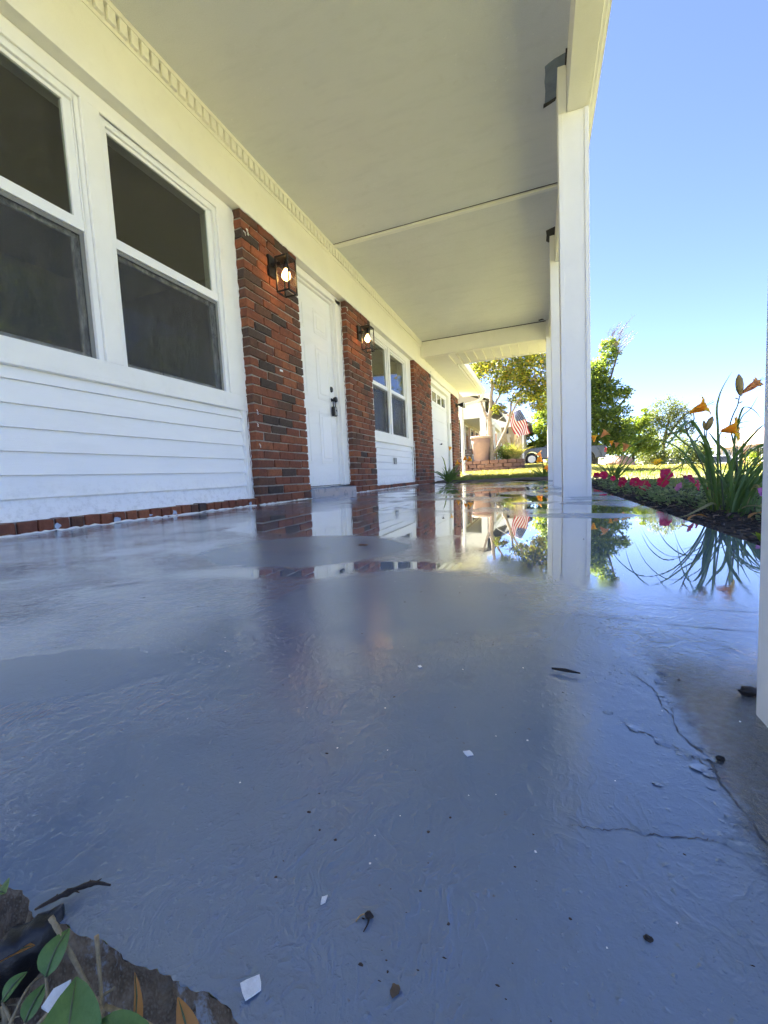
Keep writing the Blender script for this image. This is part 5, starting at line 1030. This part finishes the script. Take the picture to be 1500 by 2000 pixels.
# ------------------------------------------------------------------ neighbouring houses
def box_part(par, name, mat, *b, bevel=0.0): return MB().box(*b).build(name, mat, par, bevel=bevel)
M['cream'] = pmat('cream_siding', (.46, .41, .33), .7, .06, 3); M['tan'] = pmat('tan_paint', (.36, .29, .19), .7, .08, 3); M['darkglass'] = pmat('dark_glass', (.03, .035, .04), .08, .1); M['brickwall'] = pmat('pink_brick_wall', (.40, .24, .19), .85, .15, 4, .3, 20); M['orangewood'] = pmat('orange_wood', (.45, .20, .07), .6, .15, 4)
nh = thing('neighbour_house', 'next door house with cream porch ceiling and white square posts behind the planter', 'house', (-3.3, 20, .3))
box_part(nh, 'wall', M['cream'], -9, -3.3, 17.6, 25.5, .1, 3.3)
for y0 in (18.2, 19.9, 21.6, 23.3):
    wn_ = box_part(nh, 'window', M['trim'], -3.31, -3.22, y0, y0+.95, 1.05, 2.45, bevel=.01); box_part(wn_, 'pane', M['darkglass'], -3.222, -3.214, y0+.08, y0+.87, 1.12, 2.38)
    for ya in (y0-.36, y0+.97): box_part(wn_, 'shutter', M['brickwall'] if y0 > 19 else M['darkglass'], -3.31, -3.26, ya, ya+.33, 1.05, 2.45, bevel=.01)
box_part(nh, 'porch_ceiling', M['frieze'], -3.3, -2.02, 17.75, 25.4, 2.62, 2.68); box_part(nh, 'porch_beam', M['frieze'], -3.4, -2.02, 17.55, 17.74, 2.40, 3.02); box_part(nh, 'porch_beam', M['frieze'], -2.22, -2.02, 17.75, 25.5, 2.42, 2.617)
for yy in (17.50, 21.3, 25.1): box_part(nh, 'porch_post', M['post'], -2.235, -2.0, yy, yy+.2, .15, 2.398 if yy < 18 else 2.415, bevel=.01)
box_part(nh, 'porch_floor', M['concrete'], -3.3, -1.95, 17.4, 25.5, .0, .36); box_part(nh, 'end_wall', M['orangewood'], -3.295, -2.3, 25.42, 25.5, .37, 2.40)
MB().prism([(-1.75, 3.05), (-1.75, 3.18), (-5.5, 4.6), (-9.2, 3.18), (-9.2, 3.05), (-5.5, 4.45)], 17.2, 26).build('roof', M['shingle'], nh)
MB().prism([(-1.74, 3.03), (-1.74, 3.22), (-5.5, 4.66), (-5.5, 4.45)], 17.16, 17.198).build('rake_board', M['trim'], nh)
MB().prism([(-1.9, 3.03), (-5.5, 4.42), (-9.0, 3.03)], 17.5, 17.55).build('gable', M['cream'], nh)
n2 = thing('neighbour_house', 'farther tan and white house with gable seen through the tree fork', 'house', (-3, 33, .6)); zb = .5
box_part(n2, 'wall', M['tan'], -7, -.95, 31, 39, zb, 3.3)
MB().prism([(-7.4, 3.25), (-.55, 3.25), (-3.6, 5.0)], 30.7, 30.78).build('gable', M['siding'], n2); MB().prism([(-.4, 3.2), (-.4, 3.35), (-3.6, 5.2), (-7.6, 3.35), (-7.6, 3.2), (-3.6, 5.05)], 30.5, 39.5).build('roof', M['shingle'], n2)
for i in range(5): box_part(n2, 'door_panel', M['cream'] if i % 2 else M['tan'], -2.35+i*.27, -2.10+i*.27, 30.94, 30.998, zb+.1, 2.75, bevel=.01)
box_part(n2, 'corner_board', M['trim'], -1.07, -.94, 30.9, 30.998, zb, 3.24); box_part(n2, 'white_wall', M['siding'], -4.2, -2.45, 30.93, 30.998, zb, 3.24)
MB().lathe([(.05, 3.02), (.09, 3.05), (.08, 3.3), (.12, 3.34), (.02, 3.45)], (-2.02, 30.4, -.25), 10).build('porch_lamp', M['black'], n2); box_part(n2, 'lamp_bracket', M['black'], -2.04, -2.0, 30.4, 30.998, 3.08, 3.12)
rh = thing('far_house', 'pale brick house with pink roof across the road behind the daylilies', 'house', (25, 57, -1))
box_part(rh, 'wall', pmat('pale_brick', (.62, .50, .42), .8, .1, 2), 21, 31, 50, 62.5, -1.1, 1.75)
rf = pmat('pinkish_roof', (.50, .36, .30), .9, .12, 4); MB().add([(20.2, 49.2, 1.75), (31.8, 49.2, 1.75), (31.8, 63.3, 1.75), (20.2, 63.3, 1.75), (26, 53.5, 4.4), (26, 59.5, 4.4), (20.2, 49.2, 1.6), (31.8, 49.2, 1.6), (31.8, 63.3, 1.6), (20.2, 63.3, 1.6)], [(0, 1, 4), (1, 2, 5, 4), (2, 3, 5), (3, 0, 4, 5), (0, 6, 7, 1), (1, 7, 8, 2), (2, 8, 9, 3), (3, 9, 6, 0), (9, 8, 7, 6)]).build('roof', rf, rh)
for y0 in (51.2, 53.4, 57.4, 60.2):
    wn_ = box_part(rh, 'window', M['trim'], 20.93, 20.998, y0, y0+1.1, -.1, 1.3); box_part(wn_, 'pane', M['darkglass'], 20.90, 20.929, y0+.1, y0+1.0, 0, 1.2)
    for ya in (y0-.4, y0+1.12): box_part(wn_, 'shutter', M['darkglass'], 20.95, 20.998, ya, ya+.36, -.1, 1.3)
box_part(rh, 'door', M['orangewood'], 20.94, 20.998, 55.4, 56.4, -1.05, 1.15)
# low pinkish mound, stand-in for an unidentified shape beside the drive
b = bmesh.new(); bmesh.ops.create_icosphere(b, subdivisions=3, radius=1); qq = random.Random(2)
for v_ in b.verts: f_ = 1+qq.uniform(-.05, .05); v_.co = Vector((6.9+v_.co.x*1.45*f_, 44+v_.co.y*1.2*f_, .15+max(-.3, v_.co.z)*1.0*f_))
me = bpy.data.meshes.new('mound'); b.to_mesh(me); b.free(); me.materials.append(pmat('mound_pink', (.50, .30, .25), .9, .2, 6, .5, 20)); tag(link('pinkish_mound', me), 'low pinkish mound on the far edge of the lawn behind the thin daylily', 'mound')

# ------------------------------------------------------------------ flag
fg = thing('flag', 'striped american flag hanging from an angled pole by the tree', 'flag', (-1.0, 17.0, 2.2))
A_, B_ = Vector((-1.13, 17.0, 2.36)), Vector((-.60, 17.0, 2.50)); fly = Vector((.34, -.05, -.93)); cols = {'r': pmat('flag_red', (.50, .03, .05), .8, .05), 'w': pmat('flag_white', (.80, .78, .76), .8, .03), 'b': pmat('flag_blue', (.03, .05, .20), .8, .05)}
def fpt(h, f): return A_.lerp(B_, h)+fly*f+Vector((.03*math.sin(7*f+5*h), .06*math.sin(9*f+4*h), .02*math.sin(6*h)*f))
for i in range(13):
    mb = MB(); h0, h1 = i/13, (i+1)/13; N_ = 14; f0 = .40 if i >= 6 else 0
    for j in range(N_+1):
        f = f0+(1-f0)*j/N_; mb.v += [fpt(h0, f), fpt(h1, f)]
    mb.f = [(2*j, 2*j+1, 2*j+3, 2*j+2) for j in range(N_)]; mb.build('stripe', cols['r' if i % 2 == 0 else 'w'], fg, True)
mb = MB(); K = 8
for i in range(K+1):
    for j in range(K+1): mb.v.append(fpt(6/13+7/13*i/K, .40*j/K))
mb.f = [(i*(K+1)+j, i*(K+1)+j+1, (i+1)*(K+1)+j+1, (i+1)*(K+1)+j) for i in range(K) for j in range(K)]; ct = mb.build('canton', cols['b'], fg, True)
mb = MB()
for i in range(9):
    for j in range(6 if i % 2 == 0 else 5):
        h = 6/13+7/13*(i+.5)/9; f = .4*(j+.5+(.5 if i % 2 else 0))/6; c = fpt(h, f)+Vector((0, -.004, 0)); e1 = (fpt(h+.01, f)-fpt(h, f)).normalized(); e2 = fly.normalized(); pts = []
        for k in range(10): r_ = .017 if k % 2 == 0 else .007; pts.append(c+e1*r_*math.cos(k*.628)+e2*r_*math.sin(k*.628))
        mb.add(pts, [tuple(range(10))])
mb.build('stars', cols['w'], ct)
MB().tube([(-1.75, 17.3, 2.05), (-1.2, 17.02, 2.34), (-.52, 17.0, 2.535)], .014, 8).build('pole', M['trim'], fg)
MB().tube([(-1.99, 17.6, 1.95), (-1.75, 17.3, 2.05)], .022, 8).build('pole_bracket', M['trim'], fg)

# ------------------------------------------------------------------ vehicles (built at the origin, front towards -x)
def carpaint(name, col, metal=.3):
    t = NT(name); t.set(Base_Color=tuple(col)+(1,), Roughness=.28, Metallic=metal, Coat_Weight=.6, Coat_Roughness=.05); return t.m
M['tyre'] = pmat('tyre_rubber', (.02, .02, .02), .8, .1); M['rim'] = pmat('alloy_rim', (.55, .54, .52), .3, .1, 4, metal=.8); M['redlens'] = pmat('red_lens', (.45, .02, .02), .2, .05); M['lens'] = pmat('clear_lens', (.75, .75, .72), .15, .05); M['chrome'] = pmat('chrome', (.7, .7, .7), .15, .05, 4, metal=1)
def wheel(par, x, y, r_, side):
    w_ = MB().lathe([(r_*.62, -.11), (r_*.94, -.115), (r_, -.08), (r_, .08), (r_*.94, .115), (r_*.62, .11)], (x, y, r_), 28, 'y').build('wheel', M['tyre'], par, True)
    mb = MB().lathe([(r_*.60, -.02), (r_*.62, .0), (r_*.6, .02)], (x, y+side*.10, r_), 24, 'y'); 
    for k in range(6):
        a = k*math.pi/3; c, s = math.cos(a), math.sin(a); yy = y+side*.112
        mb.add([(x+c*r_*.12-s*r_*.09, yy, r_+s*r_*.12+c*r_*.09), (x+c*r_*.12+s*r_*.09, yy, r_+s*r_*.12-c*r_*.09), (x+c*r_*.6+s*r_*.07, yy+side*.01, r_+s*r_*.6-c*r_*.07), (x+c*r_*.6-s*r_*.07, yy+side*.01, r_+s*r_*.6+c*r_*.07)], [(0, 1, 2, 3)])
    mb.build('rim', M['rim'], w_)
def side_glass(par, poly, y, name='window'):
    k = len(poly); s = 1 if y > 0 else -1; MB().add([(x, y, z) for x, z in poly]+[(x, y+s*.012, z) for x, z in poly], [tuple(range(k)), tuple(range(2*k-1, k-1, -1))]+[(i, i+k, (i+1) % k+k, (i+1) % k) for i in range(k)]).build(name, M['darkglass'], par)
def arch(xc, r_, z0, n=8): return [(xc+r_*math.cos(math.pi*(1-i/n)), z0+r_*math.sin(math.pi*(1-i/n))) for i in range(n+1)]
def pickup(label, loc, rot, col):
    t_ = thing('pickup_truck', label, 'pickup truck'); pm = carpaint('truck_paint', col, .5); W_ = .95; r_ = .42
    low = [(-2.75, .55)]+[(x, z) for x, z in arch(-1.85, .50, .45)]+[(x, z) for x, z in arch(1.65, .50, .45)]+[(2.80, .50), (2.82, 1.20), (2.78, 1.28), (.62, 1.28), (.60, 1.22), (-.95, 1.22), (-1.1, 1.25), (-2.45, 1.12), (-2.72, 1.0), (-2.80, .75)]
    MB().prism(low, -W_, W_).build('body', pm, t_, bevel=.03)
    MB().prism([(-1.15, 1.20), (-.45, 1.78), (-.2, 1.86), (.45, 1.86), (.58, 1.78), (.66, 1.22)], -W_+.07, W_-.07).build('cab', pm, t_, bevel=.04)
    for s in (-1, 1):
        side_glass(t_, [(-.85, 1.28), (-.38, 1.72), (.0, 1.76), (.0, 1.28)], s*(W_-.068)); side_glass(t_, [(.06, 1.28), (.06, 1.76), (.42, 1.76), (.52, 1.28)], s*(W_-.068))
        MB().box(-.86, -.68, s*W_-.10+.1*(s > 0)*2-.0 if False else (W_-.02 if s > 0 else -W_-.20), (W_+.20 if s > 0 else -W_+.02), 1.24, 1.40).build('mirror', M['black'], t_, bevel=.03)
        for xc in (-1.85, 1.65): wheel(t_, xc, s*(W_-.12), r_, s)
        MB().box(-2.79, -2.60, s*W_-.34 if s > 0 else -W_+.02, s*W_-.02 if s > 0 else -W_+.34, .86, 1.02).build('headlight', M['lens'], t_, bevel=.02)
        MB().box(2.70, 2.835, s*W_-.16 if s > 0 else -W_-.004, s*W_+.004 if s > 0 else -W_+.16, .82, 1.14).build('tail_light', M['redlens'], t_, bevel=.01)
        MB().box(.02, .035, s*W_-.001 if s > 0 else -W_-.004, s*W_+.004 if s > 0 else -W_+.001, .60, 1.20).build('door_seam', M['black'], t_)
        MB().box(.30, .45, s*W_-.001 if s > 0 else -W_-.03, s*W_+.03 if s > 0 else -W_+.001, 1.05, 1.09).build('door_handle', M['chrome'], t_)
    MB().hexa([(-1.06, -W_+.16, 1.28), (-1.04, -W_+.16, 1.26), (-1.04, W_-.16, 1.26), (-1.06, W_-.16, 1.28), (-.47, -W_+.2, 1.775), (-.45, -W_+.2, 1.755), (-.45, W_-.2, 1.755), (-.47, W_-.2, 1.775)]).build('windshield', M['darkglass'], t_)
    MB().box(-2.90, -2.72, -W_+.02, W_-.02, .48, .68).build('front_bumper', M['chrome'], t_, bevel=.03); MB().box(2.78, 2.98, -W_+.02, W_-.02, .50, .68).build('rear_bumper', M['chrome'], t_, bevel=.03)
    t_.location = loc; t_.rotation_euler = rot; return t_
pickup('dark grey pickup truck parked on the lawn drive beyond the porch posts', (1.35, 32, .40), (0, R(2.6), R(2)), (.055, .058, .068))
def car(label, loc, rot, col, name='parked_car'):
    t_ = thing(name, label, 'car'); pm = carpaint('car_paint', col, .0); W_ = .88; r_ = .33
    low = [(-2.2, .45)]+arch(-1.4, .40, .35)+arch(1.35, .40, .35)+[(2.2, .42), (2.25, .95), (-1.0, 1.0), (-2.1, .88), (-2.25, .65)]
    MB().prism(low, -W_, W_).build('body', pm, t_, bevel=.03); MB().prism([(-1.1, .98), (-.45, 1.56), (-.2, 1.64), (1.75, 1.62), (2.0, 1.5), (2.22, .95)], -W_+.08, W_-.08).build('roof', pm, t_, bevel=.04)
    for s in (-1, 1):
        side_glass(t_, [(-.85, 1.02), (-.4, 1.46), (.35, 1.50), (.35, 1.02)], s*(W_-.078)); side_glass(t_, [(.43, 1.02), (.43, 1.50), (1.2, 1.50), (1.2, 1.02)], s*(W_-.078)); side_glass(t_, [(1.28, 1.02), (1.28, 1.50), (1.7, 1.48), (1.95, 1.02)], s*(W_-.078))
        for xc in (-1.4, 1.35): wheel(t_, xc, s*(W_-.10), r_, s)
        MB().box(-2.235, -2.05, s*W_-.40 if s > 0 else -W_+.03, s*W_-.03 if s > 0 else -W_+.40, .62, .78).build('headlight', M['lens'], t_, bevel=.02)
        MB().box(2.15, 2.262, s*W_-.2 if s > 0 else -W_+.01, s*W_-.01 if s > 0 else -W_+.2, .75, 1.0).build('tail_light', M['redlens'], t_, bevel=.01)
    MB().hexa([(-1.03, -W_+.14, 1.06), (-1.01, -W_+.14, 1.04), (-1.01, W_-.14, 1.04), (-1.03, W_-.14, 1.06), (-.50, -W_+.2, 1.54), (-.48, -W_+.2, 1.52), (-.48, W_-.2, 1.52), (-.50, W_-.2, 1.54)]).build('windshield', M['darkglass'], t_)
    MB().hexa([(2.19, -W_+.16, 1.04), (2.21, -W_+.16, 1.06), (2.21, W_-.16, 1.06), (2.19, W_-.16, 1.04), (2.02, -W_+.2, 1.46), (2.04, -W_+.2, 1.48), (2.04, W_-.2, 1.48), (2.02, W_-.2, 1.46)]).build('rear_window', M['darkglass'], t_)
    t_.location = loc; t_.rotation_euler = (0, 0, R(rot)); return t_
car('white station wagon parked on the road behind the sunny lawn', (14.5, 55.5, -1.03), 80, (.75, .75, .74))
car('dark roofed silver car parked on the road behind the big daylily', (14.6, 44, -1.03), 86, (.30, .31, .33))
